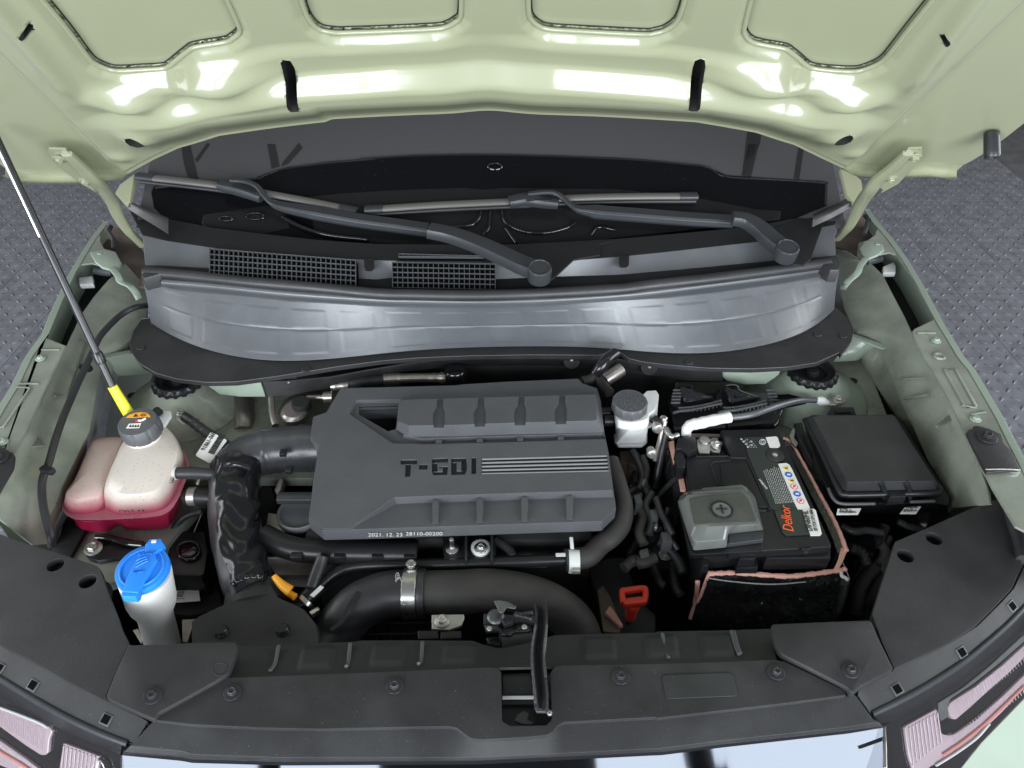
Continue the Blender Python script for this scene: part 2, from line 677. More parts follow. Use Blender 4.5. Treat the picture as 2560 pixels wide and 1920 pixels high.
def text(name, body, p0, xdir, nrm, size, m_, parent, sx=1.0, shear=0.0, depth=0.0003):
    """lettering whose baseline starts at p0 and runs along xdir on a surface with normal nrm"""
    me = text_mesh(body, size, depth)
    x = Vector(xdir).normalized()
    n = Vector(nrm).normalized()
    x = (x - n * x.dot(n)).normalized()
    y = n.cross(x)
    for v in me.vertices:
        c = v.co
        w = Vector(p0) + x * ((c.x + shear * c.y) * sx) + y * c.y + n * (c.z + 0.0006)
        v.co = w
    return link(name, me, m_, parent)


def join_boxes(name, quads, h, nrm, m_, parent, label=None):
    """many small flat prisms (each a list of world points) joined into one mesh"""
    bm = bmesh.new()
    n = Vector(nrm).normalized()
    for q in quads:
        top = [bm.verts.new(p + n * h) for p in q]
        bot = [bm.verts.new(p) for p in q]
        bm.faces.new(top)
        k = len(q)
        for i in range(k):
            bm.faces.new((top[i], bot[i], bot[(i + 1) % k], top[(i + 1) % k]))
    return link(name, tomesh(name, bm, smooth=False), m_, parent, label=label)


def ctr(pts):
    return sum(pts, Vector()) / len(pts)


# ------------------------------------------------------------------ floor of plastic tread tiles
PITCH_T = 0.318


def tile_mesh():
    bm = bmesh.new()
    g = PITCH_T / 2 - 0.0012
    top = [bm.verts.new((x * g, y * g, 0)) for x, y in ((-1, -1), (1, -1), (1, 1), (-1, 1))]
    lip = [bm.verts.new((v.co.x * 1.004, v.co.y * 1.004, -0.0025)) for v in top]
    bm.faces.new(top)
    for i in range(4):
        bm.faces.new((top[i], lip[i], lip[(i + 1) % 4], top[(i + 1) % 4]))
    n = 6
    for i in range(n):
        for j in range(n):
            cx, cy = (i - 2.5) * PITCH_T / n, (j - 2.5) * PITCH_T / n
            a = math.radians(45 if (i + j) % 2 else -45)
            def ring(l, w, z, k=8):
                r = []
                for q in range(k):
                    t = 2 * math.pi * q / k
                    x, y = l * math.cos(t) * abs(math.cos(t)) ** 0.3, w * math.sin(t)
                    r.append(bm.verts.new((cx + x * math.cos(a) - y * math.sin(a), cy + x * math.sin(a) + y * math.cos(a), z)))
                return r
            b, t = ring(0.0185, 0.0070, 0.0003), ring(0.0125, 0.0036, 0.0047)
            for q in range(8):
                bm.faces.new((b[q], b[(q + 1) % 8], t[(q + 1) % 8], t[q]))
            bm.faces.new(t)
    return tomesh('floor_tile', bm, angle=30)


gb = bmesh.new()
bmesh.ops.create_grid(gb, x_segments=2, y_segments=2, size=9)
ground = link('floor', tomesh('floor', gb), 'ground', None, loc=(0, 2, -0.006))
ground['kind'] = 'structure'
tm = tile_mesh()
tm.materials.append(MT['tile'])
for sx in (-1, 1):
    for i in range(7):
        for j in range(15):
            x = sx * (2.076 - 1.5 * PITCH_T + (i - 2.0) * PITCH_T)
            link('floor_tile', tm, None, ground, loc=(x, 0.25 + j * PITCH_T, 0))

# ------------------------------------------------------------------ hood (underside heightfield)
AL = math.radians(50)
HP = Plane((0, 1.56, 1.08), (0, -math.sin(AL), -math.cos(AL)), 0.05, 0.8)
HT = Vector((0, -math.cos(AL), math.sin(AL)))


def hood_xt(pts):
    out = []
    for u, v in pts:
        q = at(u, v, HP)
        out.append((q.x, (q - HP.p).dot(HT)))
    return np.array(out)


def hood_pt(x, t, h=0.0):
    return HP.p + Vector((x, 0, 0)) + HT * t + HP.n * (HP.c * (x / HP.w) ** 2 + h)


def sdf(px, pt, poly):
    d = np.full(px.shape, 1e9)
    ins = np.zeros(px.shape, bool)
    k = len(poly)
    for i in range(k):
        x0, y0 = poly[i]
        x1, y1 = poly[(i + 1) % k]
        ex, ey = x1 - x0, y1 - y0
        w = np.clip(((px - x0) * ex + (pt - y0) * ey) / (ex * ex + ey * ey + 1e-12), 0, 1)
        d = np.minimum(d, np.hypot(px - x0 - w * ex, pt - y0 - w * ey))
        c = ((y0 > pt) != (y1 > pt)) & (px < ex * (pt - y0) / (ey + 1e-12 * (ey == 0)) + x0)
        ins ^= c
    return np.where(ins, -d, d)


def ss(a, b, x):
    w = np.clip((x - a) / (b - a), 0, 1)
    return w * w * (3 - 2 * w)


def linedist(px, pt, p, q):
    (x0, y0), (x1, y1) = p, q
    ex, ey = x1 - x0, y1 - y0
    l = math.hypot(ex, ey)
    return ((px - x0) * ey - (pt - y0) * ex) / l


edge = hood_xt(A('0,1095 60,1130 250,1140 500,1140 700,1128 760,1095 820,1060 950,980 1100,900 1350,820 1700,770 2000,735') +
               B('0,718 550,690 700,687 1150,687 1600,700 2212,735') +
               C('200,737 560,800 800,880 960,970 1090,1040 1190,1100 1300,1110 1500,1105 1640,1098 1760,1112 1830,1108 1900,1070 2010,1000'))
o_ = np.argsort(edge[:, 0])
ex_, et_ = edge[o_, 0], edge[o_, 1]
NX, NT, TM = 520, 210, 0.80
xs = np.linspace(ex_[0], ex_[-1], NX)
te = np.interp(xs, ex_, et_)
X = np.repeat(xs[:, None], NT, 1)
wv = np.linspace(0, 1, NT)[None, :]
Tt = te[:, None] + (TM - te[:, None]) * wv
opens = [A('130,-120 230,0 400,200 530,370 575,415 640,447 720,465 880,458 1000,450 1040,432 1080,400 1150,345 1200,320 1380,290 1430,265 1465,235 1470,205 1440,130 1380,0 1340,-110'),
         A('1810,-110 1840,0 1880,120 1930,190 1990,222 2100,235') + B('0,235 300,225 620,210 700,197 760,165 790,130 795,0 793,-120'),
         B('1205,-120 1205,0 1210,110 1225,150 1265,187 1330,210 1500,222 1900,242 1990,235 2060,212 2130,150 2180,0 2210,-110'),
         C('585,-110 545,0 500,180 495,230 530,280 600,305 740,330 785,355 830,390 870,425 920,450 1050,465 1180,468 1260,447 1330,415 1380,370 1500,220 1680,0 1780,-120')]
opens = [hood_xt(p) for p in opens]
for p in opens:
    d_ = sdf(X, Tt, p)
    e = 1e-4
    m_ = np.abs(d_) < 0.0027
    gx, gt = (sdf(X + e, Tt, p) - d_) / e, (sdf(X, Tt + e, p) - d_) / e
    X = np.where(m_, X - gx * d_, X)
    Tt = np.where(m_, Tt - gt * d_, Tt)
dO = np.min([sdf(X, Tt, p) for p in opens], axis=0)
Hh = 0.009 * (ss(0.0, 0.017, dO) - 1)
bm_ = hood_xt(A('560,800 780,725 1300,588 1780,498 2212,470') + B('400,452 850,440 1350,445') + C('0,497 350,548 700,605 1100,722 1330,800'))
tb = np.interp(xs, bm_[:, 0], bm_[:, 1])[:, None]
dB = Tt - tb - 0.019
fadeb = 1 - ss(0.50, 0.70, np.abs(X + 0.04))
back = ss(0.004, 0.10, Tt - te[:, None])
Hh += 0.031 * (1 - ss(-0.0185, 0.0185, dB)) * fadeb * back
dB2 = dB - 0.060
Hh += 0.0085 * (1 - ss(-0.013, 0.013, dB2)) * (1 - ss(-0.052, -0.016, -dB2 * 0 + dB - 0.045) * 0) * fadeb * ss(0.0, 0.03, dO) * (1 - 0.75 * np.exp(-((X + 0.04) / 0.05) ** 2))


def blob(f, txt, rx, rt, h):
    global Hh
    for x0, t0 in hood_xt(f(txt)):
        Hh = Hh + h * np.exp(-(((X - x0) / rx) ** 2 + ((Tt - t0) / rt) ** 2)) * ss(0.0, 0.028, dO)


blob(A, '1335,455', 0.075, 0.026, 0.032)
blob(C, '640,455', 0.075, 0.026, 0.032)
blob(A, '800,585', 0.056, 0.023, 0.026)
blob(C, '1120,580', 0.056, 0.023, 0.026)
blob(A, '836,788', 0.030, 0.024, 0.011)
blob(C, '1096,780', 0.030, 0.024, 0.011)
blob(A, '740,960', 0.022, 0.016, 0.006)
blob(C, '1180,935', 0.022, 0.016, 0.006)
for f_, l1, l2, sg in ((A, '-100,275 700,1050', '60,130 470,600', 1), (C, '2320,-40 1195,1010', '1850,60 1480,560', -1)):
    p_, q_ = hood_xt(f_(l1))
    d1 = linedist(X, Tt, p_, q_) * sg
    if d1[NX // 2, NT // 2] < 0:
        d1 = -d1
    Hh += 0.024 * ss(-0.019, 0.019, d1) - 0.024
    p_, q_ = hood_xt(f_(l2))
    d2 = linedist(X, Tt, p_, q_)
    al = ((X - p_[0]) * (q_[0] - p_[0]) + (Tt - p_[1]) * (q_[1] - p_[1])) / ((q_[0] - p_[0]) ** 2 + (q_[1] - p_[1]) ** 2)
    Hh += 0.014 * np.exp(-(d2 / 0.017) ** 2) * (1 - ss(0.75, 1.15, al))
# hem along the free edge
Hh -= 0.004 * (1 - ss(0.010, 0.016, Tt - te[:, None])) * 1.0
slots = [hood_xt(A('1722,352 1745,336 1795,340 1822,380 1836,440 1848,530 1838,548 1785,548 1765,528 1755,440 1735,390')),
         hood_xt(C('178,345 215,337 252,345 258,370 240,460 222,530 205,548 160,550 140,538 142,510 158,440 165,380')),
         hood_xt(A('120,180 180,130 205,150 205,165 150,200 128,196')),
         hood_xt(C('1690,185 1720,172 1752,205 1754,222 1735,236 1722,232'))]
for f_, txt in ((A, '836,785'), (C, '1098,776')):
    c_ = hood_xt(f_(txt))[0]
    slots.append(np.array([(c_[0] + 0.0145 * math.cos(a), c_[1] + 0.0145 * math.sin(a)) for a in np.linspace(0, 2 * math.pi, 21)[:-1]]))
cell = 0.0042
for i in (0, 1):                             # the two long slots are slim
    slots[i][:, 0] = slots[i][:, 0].mean() + (slots[i][:, 0] - slots[i][:, 0].mean()) * 0.84
keep = np.ones((NX - 1, NT - 1), bool)
for s_ in slots:
    d_ = sdf(X, Tt, s_)
    idx = np.argwhere((np.abs(d_) < 0.62 * cell))
    for i, j in idx:                       # pull nearby points onto the outline of the hole
        e = 1e-4
        gx = (sdf(np.array([X[i, j] + e]), np.array([Tt[i, j]]), s_)[0] - d_[i, j]) / e
        gt = (sdf(np.array([X[i, j]]), np.array([Tt[i, j] + e]), s_)[0] - d_[i, j]) / e
        X[i, j] -= gx * d_[i, j]
        Tt[i, j] -= gt * d_[i, j]
    dc = sdf((X[:-1, :-1] + X[1:, 1:]) / 2, (Tt[:-1, :-1] + Tt[1:, 1:]) / 2, s_)
    keep &= dc > 0
def snap_kept(p):
    """put every corner of the kept faces that lies inside the opening onto its outline"""
    used = np.zeros((NX, NT), bool)
    used[:-1, :-1] |= keep
    used[1:, :-1] |= keep
    used[:-1, 1:] |= keep
    used[1:, 1:] |= keep
    d_ = sdf(X, Tt, p)
    e = 1e-5
    gx, gt = (sdf(X + e, Tt, p) - d_) / e, (sdf(X, Tt + e, p) - d_) / e
    m_ = used & (d_ < 0) & (d_ > -0.02)
    X[m_] -= (gx * d_)[m_]
    Tt[m_] -= (gt * d_)[m_]


for p in opens:
    keep &= sdf((X[:-1, :-1] + X[1:, 1:]) / 2, (Tt[:-1, :-1] + Tt[1:, 1:]) / 2, p) > 0
for p in opens + slots:
    snap_kept(p)
hood = thing('hood', 'raised sage green hood seen from below, four recessed panels', 'car hood', (0, 1.56, 1.08))
co = np.empty((NX, NT, 3))
off = HP.c * (X / HP.w) ** 2 + Hh
co[..., 0] = X
co[..., 1] = HP.p.y + HT.y * Tt + HP.n.y * off
co[..., 2] = HP.p.z + HT.z * Tt + HP.n.z * off
ii, jj = np.nonzero(keep)
v0 = ii * NT + jj
quads = np.stack([v0, v0 + 1, v0 + NT + 1, v0 + NT], 1)
me = bpy.data.meshes.new('inner_panel')
me.from_pydata(co.reshape(-1, 3).tolist(), [], quads.tolist())
me.polygons.foreach_set('use_smooth', [True] * len(me.polygons))
link('inner_panel', me, 'paint', hood)
bm = bmesh.new()                            # outer skin and its folded rim
vr = []
for i in range(0, NX, 4):
    x = xs[i]
    vr.append([bm.verts.new(hood_pt(x, te[i] - 0.003, -0.006)), bm.verts.new(hood_pt(x, te[i] - 0.012, -0.012)), bm.verts.new(hood_pt(x, te[i] - 0.010, -0.024)),
               bm.verts.new(hood_pt(x, te[i] + 0.12, -0.034)), bm.verts.new(hood_pt(x, TM + 0.05, -0.04))])
for a, b in zip(vr, vr[1:]):
    for k in range(4):
        bm.faces.new((a[k], a[k + 1], b[k + 1], b[k]))
link('outer_skin', tomesh('outer_skin', bm, angle=60), 'paint', hood)
for p in opens:                             # sheet of the outer skin seen through each opening
    m_ = sdf(X, Tt, p) < 0.010
    mf = m_[:-1, :-1] & m_[1:, 1:] & m_[:-1, 1:] & m_[1:, :-1]
    ii, jj = np.nonzero(mf)
    v0 = ii * NT + jj
    off2 = HP.c * (X / HP.w) ** 2 - 0.0155
    c2 = np.stack([X, HP.p.y + HT.y * Tt + HP.n.y * off2, HP.p.z + HT.z * Tt + HP.n.z * off2], -1).reshape(-1, 3)
    qd = np.stack([v0, v0 + 1, v0 + NT + 1, v0 + NT], 1)
    us, inv = np.unique(qd.ravel(), return_inverse=True)
    mp = bpy.data.meshes.new('recessed_panel')
    mp.from_pydata(c2[us].tolist(), [], inv.reshape(-1, 4).tolist())
    mp.polygons.foreach_set('use_smooth', [True] * len(mp.polygons))
    link('recessed_panel', mp, 'paint', hood)
for k_, s_ in enumerate(slots):
    nm = 'drain_slot' if k_ < 4 else 'access_hole'
    hv = []
    for x, t in s_:
        i = int(np.clip(round((x - xs[0]) / (xs[1] - xs[0])), 0, NX - 1))
        w = (t - te[i]) / (TM - te[i])
        hv.append(Hh[i, int(np.clip(round(w * (NT - 1)), 0, NT - 1))])
    top = [hood_pt(x, t, h + 0.0001) for (x, t), h in zip(s_, hv)]
    hm = min(hv)
    bot = [hood_pt(x, t, hm - 0.022) for x, t in s_]
    bm = bmesh.new()
    a, b = [bm.verts.new(p) for p in top], [bm.verts.new(p) for p in bot]
    for i in range(len(a)):
        bm.faces.new((a[i], a[(i + 1) % len(a)], b[(i + 1) % len(a)], b[i]))
    bm.faces.new(b)
    o = link(nm, tomesh(nm, bm), 'deep', hood)  # walls and floor coloured dark for the shade inside the hole
st = p1(C, '2022,880', HP)
lathe('bump_stop', st - HP.n * 0.02, [(0.012, 0), (0.0128, 0.032), (0.0128, 0.040), (0.0115, 0.043), (0.006, 0.043), (0.005, 0.037)], 'blackmetal', hood, axis=(0.05, -0.55, -0.75))
for f_, txt in ((C, '1540,962 1395,1095'), (A, '365,975 525,1110')):
    for u, v in f_(txt):
        bolt(at(u, v, HP.off(0.006)), 0.0068, 'paint', hood, axis=HP.n)

for p in opens:
    pp = np.array([tuple(q)[:2] for q in cr([Vector((x, t, 0)) for x, t in p], 5)])
    tg = np.gradient(pp, axis=0)
    nn = np.stack([-tg[:, 1], tg[:, 0]], 1) / (np.hypot(tg[:, 0], tg[:, 1])[:, None] + 1e-9)
    k_ = len(pp) // 2
    tst = pp[k_] + nn[k_] * 0.003
    if sdf(np.array([tst[0]]), np.array([tst[1]]), p)[0] > 0:
        nn = -nn
    pp = pp + nn * 0.0042
    tube('gap_shade', [hood_pt(x, t, -0.0147) for x, t in pp[2:-2]], 0.0011, 'deep', hood, seg=6, res=0)  # dark bead drawing the shaded gap round the opening
    tube('rolled_edge', [hood_pt(x, t, -0.0078) for x, t in p], 0.0036, 'paint', hood, seg=10, res=4)

# ------------------------------------------------------------------ hood hinges
def hinge(f1, t1, f2, t2, lab):
    pts = [p1(f1, a, HP.off(0.006)) for a in t1.split()]
    end = f2(t2)
    zz = [1.235, 1.185, 1.13, 1.075, 1.02][-len(end):]
    pts += [at(u, v, z) for (u, v), z in zip(end, zz)]
    return tube('hinge', pts, 0.014, 'paint', hood, seg=16, flat=0.55, boxy=4, rfun=lambda w: 0.0095 + 0.004 * math.sin(min(1, w * 1.1) * math.pi) ** 0.8)


hr_ = hinge(C, '1500,940 1400,1035 1310,1110', C, '1265,1170 1215,1240 1175,1320 1130,1400 1060,1470', 'sage green curved hood hinge on the right, by the bump stop')
hl_ = hinge(A, '410,945 500,1030 580,1110', A, '640,1170 690,1240 730,1330 790,1420 880,1510', 'sage green curved hood hinge on the left, beside the prop rod')
for hh, f_, txt in ((hr_, C, '1490,925 1500,915 1585,912 1590,930 1570,990 1440,1130 1330,1190 1345,1165 1318,1150 1325,1110 1360,1075 1440,1000'),
                    (hl_, A, '405,920 300,915 290,930 330,1000 470,1110 600,1190 575,1170 600,1150 598,1120 560,1075 470,1000')):
    plate('mounting_flange', f_(txt), HP.off(0.005), 0.004, 'paint', hh)

# ------------------------------------------------------------------ windscreen
GA = math.radians(27)
GP = Plane((0, 1.545, 1.085), (0, -math.sin(GA), math.cos(GA)))
ws = thing('windscreen', 'dark tinted windscreen showing below the raised hood', 'windscreen', (0, 1.545, 1.085))
gl = [GP.p + Vector((x, 0, 0)) + Vector((0, math.cos(GA), math.sin(GA))) * t for x, t in ((-0.85, -0.02), (0.755, -0.02), (0.76, 0.75), (-0.87, 0.75))]
plate('pane', gl, GP, 0.005, 'glass', ws)
FR = GP.off(0.003)
fr = plate('lower_band', O('330,560 262,490 240,370 262,325 320,318 760,280 1040,262 1130,222 1280,178 1600,135 1966,106') + U('400,82 800,74 1100,76 1500,86 1966,104') +
           Q('350,118 780,160 860,190 970,240 1300,262 1720,285 1745,310 1742,470 1400,610 1050,700') + U('1966,760 1200,800 0,790') + O('1400,770 900,700'), FR, 0.002, 'bandblack', ws)
F2 = GP.off(0.0035)
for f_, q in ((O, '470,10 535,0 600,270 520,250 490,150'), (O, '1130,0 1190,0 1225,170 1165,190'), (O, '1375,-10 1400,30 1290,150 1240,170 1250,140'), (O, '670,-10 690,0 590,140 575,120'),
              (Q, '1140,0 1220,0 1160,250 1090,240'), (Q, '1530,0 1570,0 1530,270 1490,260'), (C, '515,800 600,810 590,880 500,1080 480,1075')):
    plate('painted_reflection', f_(q), GP.off(0.0012), 0.001, 'reflex', ws)  # dark bars painted on the pane in place of reflected posts


def outline_bead(f, txt, S, r, m_, parent, name, smooth=True):
    return tube(name, pz(f, txt, S), r, m_, parent, seg=6, res=4 if smooth else 0)


outline_bead(O, '270,335 760,288 1040,272 1130,232 1280,188 1600,145 1960,117', F2, 0.0022, 'gloss', ws, 'band_edge')
outline_bead(Q, '0,108 350,128 780,170 870,205 970,252 1300,272 1720,297 1732,320 1730,470', F2, 0.0022, 'gloss', ws, 'band_edge')
outline_bead(U, '0,115 400,92 800,84 1100,86 1500,96 1960,114', F2, 0.0022, 'gloss', ws, 'band_edge')
# stamped shapes in the glossy band
plate('stamped_shape', O('640,540 1130,470 1250,505 1290,560 1300,640 1110,690 640,632 628,600'), F2, 0.002, 'stamped', ws, bev=0.002)
for cx, cy, rx, ry in ((815, 573, 50, 18), (1040, 555, 70, 26)):
    tube('ring_bead', pz(O, ' '.join(f'{cx + rx * math.cos(a):.1f},{cy + ry * math.sin(a):.1f}' for a in np.linspace(0, 6.283, 17)), GP.off(0.006)), 0.0018, 'gloss', ws, seg=6, res=2)
plate('stamped_shape', O('1450,405 1700,378 1966,362') + U('130,360 400,347 800,335 960,348 1100,335 1966,345') + Q('380,370 740,410 1200,500 1390,512 1380,580 1200,600') + U('1966,720 1750,760 1000,768 300,770') + O('1966,755 1500,700'),
      F2, 0.002, 'stamped', ws, bev=0.002)
for txt in ('720,640 860,620 920,560 930,515', '1090,515 1110,590 1170,640 1300,680 1450,680 1600,640 1660,600', '1120,650 1200,760', '1960,660 1830,640 1770,700', '940,700 990,640 1000,520'):
    tube('ring_bead', pz(U, txt, GP.off(0.007)), 0.004, 'gloss', ws, seg=8, res=5)
tube('ring_bead', pz(U, ' '.join(f'{1036 + 54 * math.cos(a):.1f},{172 + 24 * math.sin(a):.1f}' for a in np.linspace(0, 6.283, 17)), GP.off(0.005)), 0.002, 'gloss', ws, seg=6, res=2)
tube('ring_bead', pz(O, '1250,560 1400,640 1600,700 1900,735', GP.off(0.008)), 0.006, 'gloss', ws, seg=8, res=5)

# ------------------------------------------------------------------ cowl (scuttle) cover, its vents, seal and front wall
cowl = thing('cowl_cover', 'wide black plastic cowl cover below the windscreen with two vent grilles', 'cowl cover', (0, 1.40, 1.05))
back = O('40,450 370,575 700,640 1100,690 1500,735 1966,768') + U('600,772 1200,770 1966,730') + Q('300,715 900,660 1300,610 1640,540 1940,400')
mid1 = O('175,700 350,742 700,795 1300,852 1870,888 1966,892') + U('300,897 1000,905 1600,895 1966,868') + Q('500,830 1230,748 1500,680 1800,620')
mid2 = O('195,930 350,935 700,955 1300,1005 1966,1040') + U('300,1020 1000,1040 1500,1020 1966,1005') + Q('600,965 1420,888 1660,870 1810,855')
fron = O('165,1010 300,1000 700,1030 1300,1085 1966,1130') + U('500,1125 900,1130 1400,1122 1966,1095') + Q('600,1040 1200,975 1600,930 1845,925')
sheet('top_panel', [(back, 1.087), (mid1, 1.082)], 'recess', cowl, n=120, m=4, thick=0.004)
sheet('front_slope', [(mid1, 1.082), (mid2, 1.052)], 'cowl', cowl, n=120, m=6, thick=0.004)  # one plastic in two tones: lit slope lighter, flat faces darker
sheet('gutter', [(mid2, 1.052), (fron, 1.046)], 'recess', cowl, n=120, m=4, thick=0.004)
sheet('end_trim', [(O('35,455 60,500 190,580 370,690'), 1.10), (O('60,450 200,500 372,577'), 1.112), (O('70,440 372,570'), 1.10)], 'rubber', cowl, n=20, m=4, curve=True)
sheet('end_trim', [(Q('1630,640 1800,560 1960,470'), 1.10), (Q('1635,560 1800,500 1960,420'), 1.112), (Q('1635,540 1940,395'), 1.10)], 'rubber', cowl, n=20, m=4, curve=True)


def grille(c4, nx, ny, zt, zb):
    q = [at(*c4[0], zt), at(*c4[1], zt), at(*c4[2], zb), at(*c4[3], zb)]
    nr = (q[1] - q[0]).cross(q[3] - q[0]).normalized()
    if nr.z < 0:
        nr = -nr
    P_ = lambda a, b: q[0].lerp(q[1], a).lerp(q[3].lerp(q[2], a), b)
    g = link('vent_grille', plate_mesh('vent_grille', [p + nr * 0.0035 for p in q], 0.02, nr), 'void', cowl)
    quads = []
    w = 0.00042
    ax, ay = (q[1] - q[0]).normalized(), (q[3] - q[0]).normalized()
    for i in range(nx + 1):
        t_, b_ = P_(i / nx, 0), P_(i / nx, 1)
        quads.append([t_ - ax * w, t_ + ax * w, b_ + ax * w, b_ - ax * w])
    for j in range(ny + 1):
        l_, r_ = P_(0, j / ny), P_(1, j / ny)
        quads.append([l_ - ay * w, r_ - ay * w, r_ + ay * w, l_ + ay * w])
    o = join_boxes('grille_bars', [[p + nr * 0.0038 for p in k] for k in quads[:nx + 1]], 0.006, nr, 'cowl', g)
    o2 = join_boxes('grille_bars', [[p + nr * 0.0038 for p in k] for k in quads[nx + 1:]], 0.0053, nr, 'cowl', g)
    return P_, nr


grille(O('702,818 1818,905 1818,1103 702,1022'), 30, 5, 1.083, 1.05)
grille(U('252,918 1040,932 1040,1128 256,1112'), 20, 5, 1.083, 1.05)
grille(U('300,868 950,884 950,893 300,888'), 17, 1, 1.0835, 1.0825)
for f_, txt in ((U, '30,880 110,880 112,950 95,978 45,978 32,945'), (Q, '145,855 225,855 222,930 205,950 155,950 145,920')):
    loft('locating_peg', [(f_(txt), 1.062), (f_(txt), 1.088)], 'smooth', cowl, n=24)
# recesses under the two wiper pivots
plate('pivot_recess', U('1290,1025 1150,900 1240,780 1966,740') + Q('0,770 0,850') + U('1700,875 1640,885 1500,1015 1460,1045 1360,1052'), 1.0875, 0.004, 'recess', cowl)
plate('pivot_recess', Q('1250,745 1350,640 1640,560 1720,600 1620,880 1560,930 1480,922 1420,885'), 1.0875, 0.004, 'recess', cowl)

seal = thing('cowl_seal', 'black rubber weather seal along the top edge of the cowl wall', 'rubber seal', (0, 1.29, 1.05))
sp = O('190,985 500,1010 1000,1062 1500,1105 1966,1150')[0:] + U('400,1158 900,1165 1400,1150 1966,1118') + Q('400,1085 900,1030 1400,965 1760,915')
tube('bulb', [at(u, v, 1.056) for u, v in sp], 0.0115, 'rubber', seal, seg=14, res=6)
sp2 = O('330,1060 700,1090 1300,1150 1966,1195') + U('500,1205 900,1210 1400,1200 1966,1165') + Q('500,1125 1000,1062 1400,1010 1735,955')
tube('lip', [at(u, v, 1.043) for u, v in sp2], 0.0075, 'cowl', seal, seg=10, res=6)
for txt in ('200,935 345,945 350,985 180,1030 162,1010', ):
    plate('end_cap', O(txt), 1.062, 0.03, 'rubber', seal, bev=0.004)
plate('end_cap', Q('1675,880 1805,858 1848,930 1835,965 1770,965 1700,920'), 1.062, 0.03, 'rubber', seal, bev=0.004)

wall = thing('cowl_wall', 'grey ribbed plastic wall below the cowl seal with a broad black ledge', 'cowl panel', (0, 1.23, 0.96))
wt = O('165,1010 230,1060 400,1112 700,1145 1300,1205 1966,1243') + U('500,1253 900,1256 1400,1243 1966,1205') + Q('500,1180 900,1140 1400,1070 1700,1015 1840,965')
wb = S_('212,352 300,430 500,522 800,603 1000,628 1150,632 1500,605 1800,560') + F('0,102 500,82 1000,76 1400,80 1440,80 1520,76 1575,92 1620,108') + T('900,290 1100,301 1250,300 1600,265 1900,190 2080,100 2165,35') + Q('1800,1270')


sheet('wall_cap', [(sp2, 1.043), (wt, 1.0365)], 'cowl', wall, n=120, m=2, thick=0.003)


def pads(a, b):
    k = (a - 0.035) / 0.93 * 14.6
    i = k - math.floor(k)
    if not (0 <= k < 14.6):
        return 0.0
    e = min((i - 0.13) / 0.04, (0.87 - i) / 0.04)
    f1 = min((b - 0.13) / 0.035, (0.47 - b) / 0.035)
    f2 = min((b - 0.49) / 0.035, (0.90 - b) / 0.035)
    w = max(0, min(1, min(e, max(f1, f2))))
    seam = -0.0009 * max(0, 1 - abs(b - 0.48) / 0.012)
    return 0.00042 * w + seam


sheet('ribbed_wall', [(wt, 1.036), (wb, 0.940)], 'cowl', wall, n=420, relax=900, m=84, thick=0.003, disp=lambda a, b: pads(a, b) - 0.002 * math.sin(math.pi * b))
lo = S_('212,352 205,320 150,328 95,412 70,500 92,570 150,640 250,697 400,738 600,760 800,756 1100,716 1500,652 1800,612') + \
    F('0,166 400,149 900,141 1400,145 1450,132 1530,106 1590,135 1628,168') + T('850,342 1000,361 1300,385 1600,390 1850,378 2050,348 2212,275') + Q('1850,1615 1925,1520 1945,1430 1900,1330 1810,1255')
li = [(u, v - 14) for u, v in wb[1:]]
plate('ledge', lo + li[::-1][1:-1], 0.936, 0.011, 'plastic', wall)
sheet('ledge_rim', [(lo[1:-1], 0.9365), (lo[1:-1], 0.924)], 'cowl', wall, n=240, m=2, thick=0.0015)  # lighter strip paints the light caught by the ledge edge
for f_, txt in ((S_, '145,525'), (S_, '1285,675'), (T, '1165,348'), (Q, '1865,1475'), (Q, '1670,1463')):
    c_ = p1(f_, txt, 0.9365)
    lathe('fastener', c_ - Vector((0, 0, 0.002)), [(0.0085, 0), (0.009, 0.003), (0.007, 0.0042), (0.003, 0.0036)], 'plastic', wall)
# dark lower lip with clip recesses, curling down to the firewall
lp0 = E('480,352 700,345 1000,320 1300,265 1600,215 1966,175') + F('400,180 900,175 1400,180 1440,168') + T('745,335 1000,370 1200,395 1400,412')
lp1 = E('520,468 700,455 1000,400 1300,330 1600,275 1966,230') + F('400,230 900,225 1400,230 1450,250') + T('760,420 1000,450 1150,475 1400,480')
sheet('lower_lip', [(lp0, 0.922), (lp1, 0.885)], 'plastic', wall, n=120, m=3, thick=0.003)
for f_, txt in ((E, '690,355'), (F, '1195,190'), (F, '1790,240')):
    c_ = p1(f_, txt, 0.912)
    lathe('clip_recess', c_ + Vector((0, -0.001, 0.001)), [(0.017, -0.004), (0.017, 0.001), (0.015, 0.0014)], 'deep', wall, axis=(0, -0.75, 0.5))
    lathe('clip_pin', c_ + Vector((0, -0.002, 0.002)), [(0.003, 0), (0.004, 0.006), (0.002, 0.008)], 'zinc', wall, axis=(0, -0.6, 0.7), seg=12)

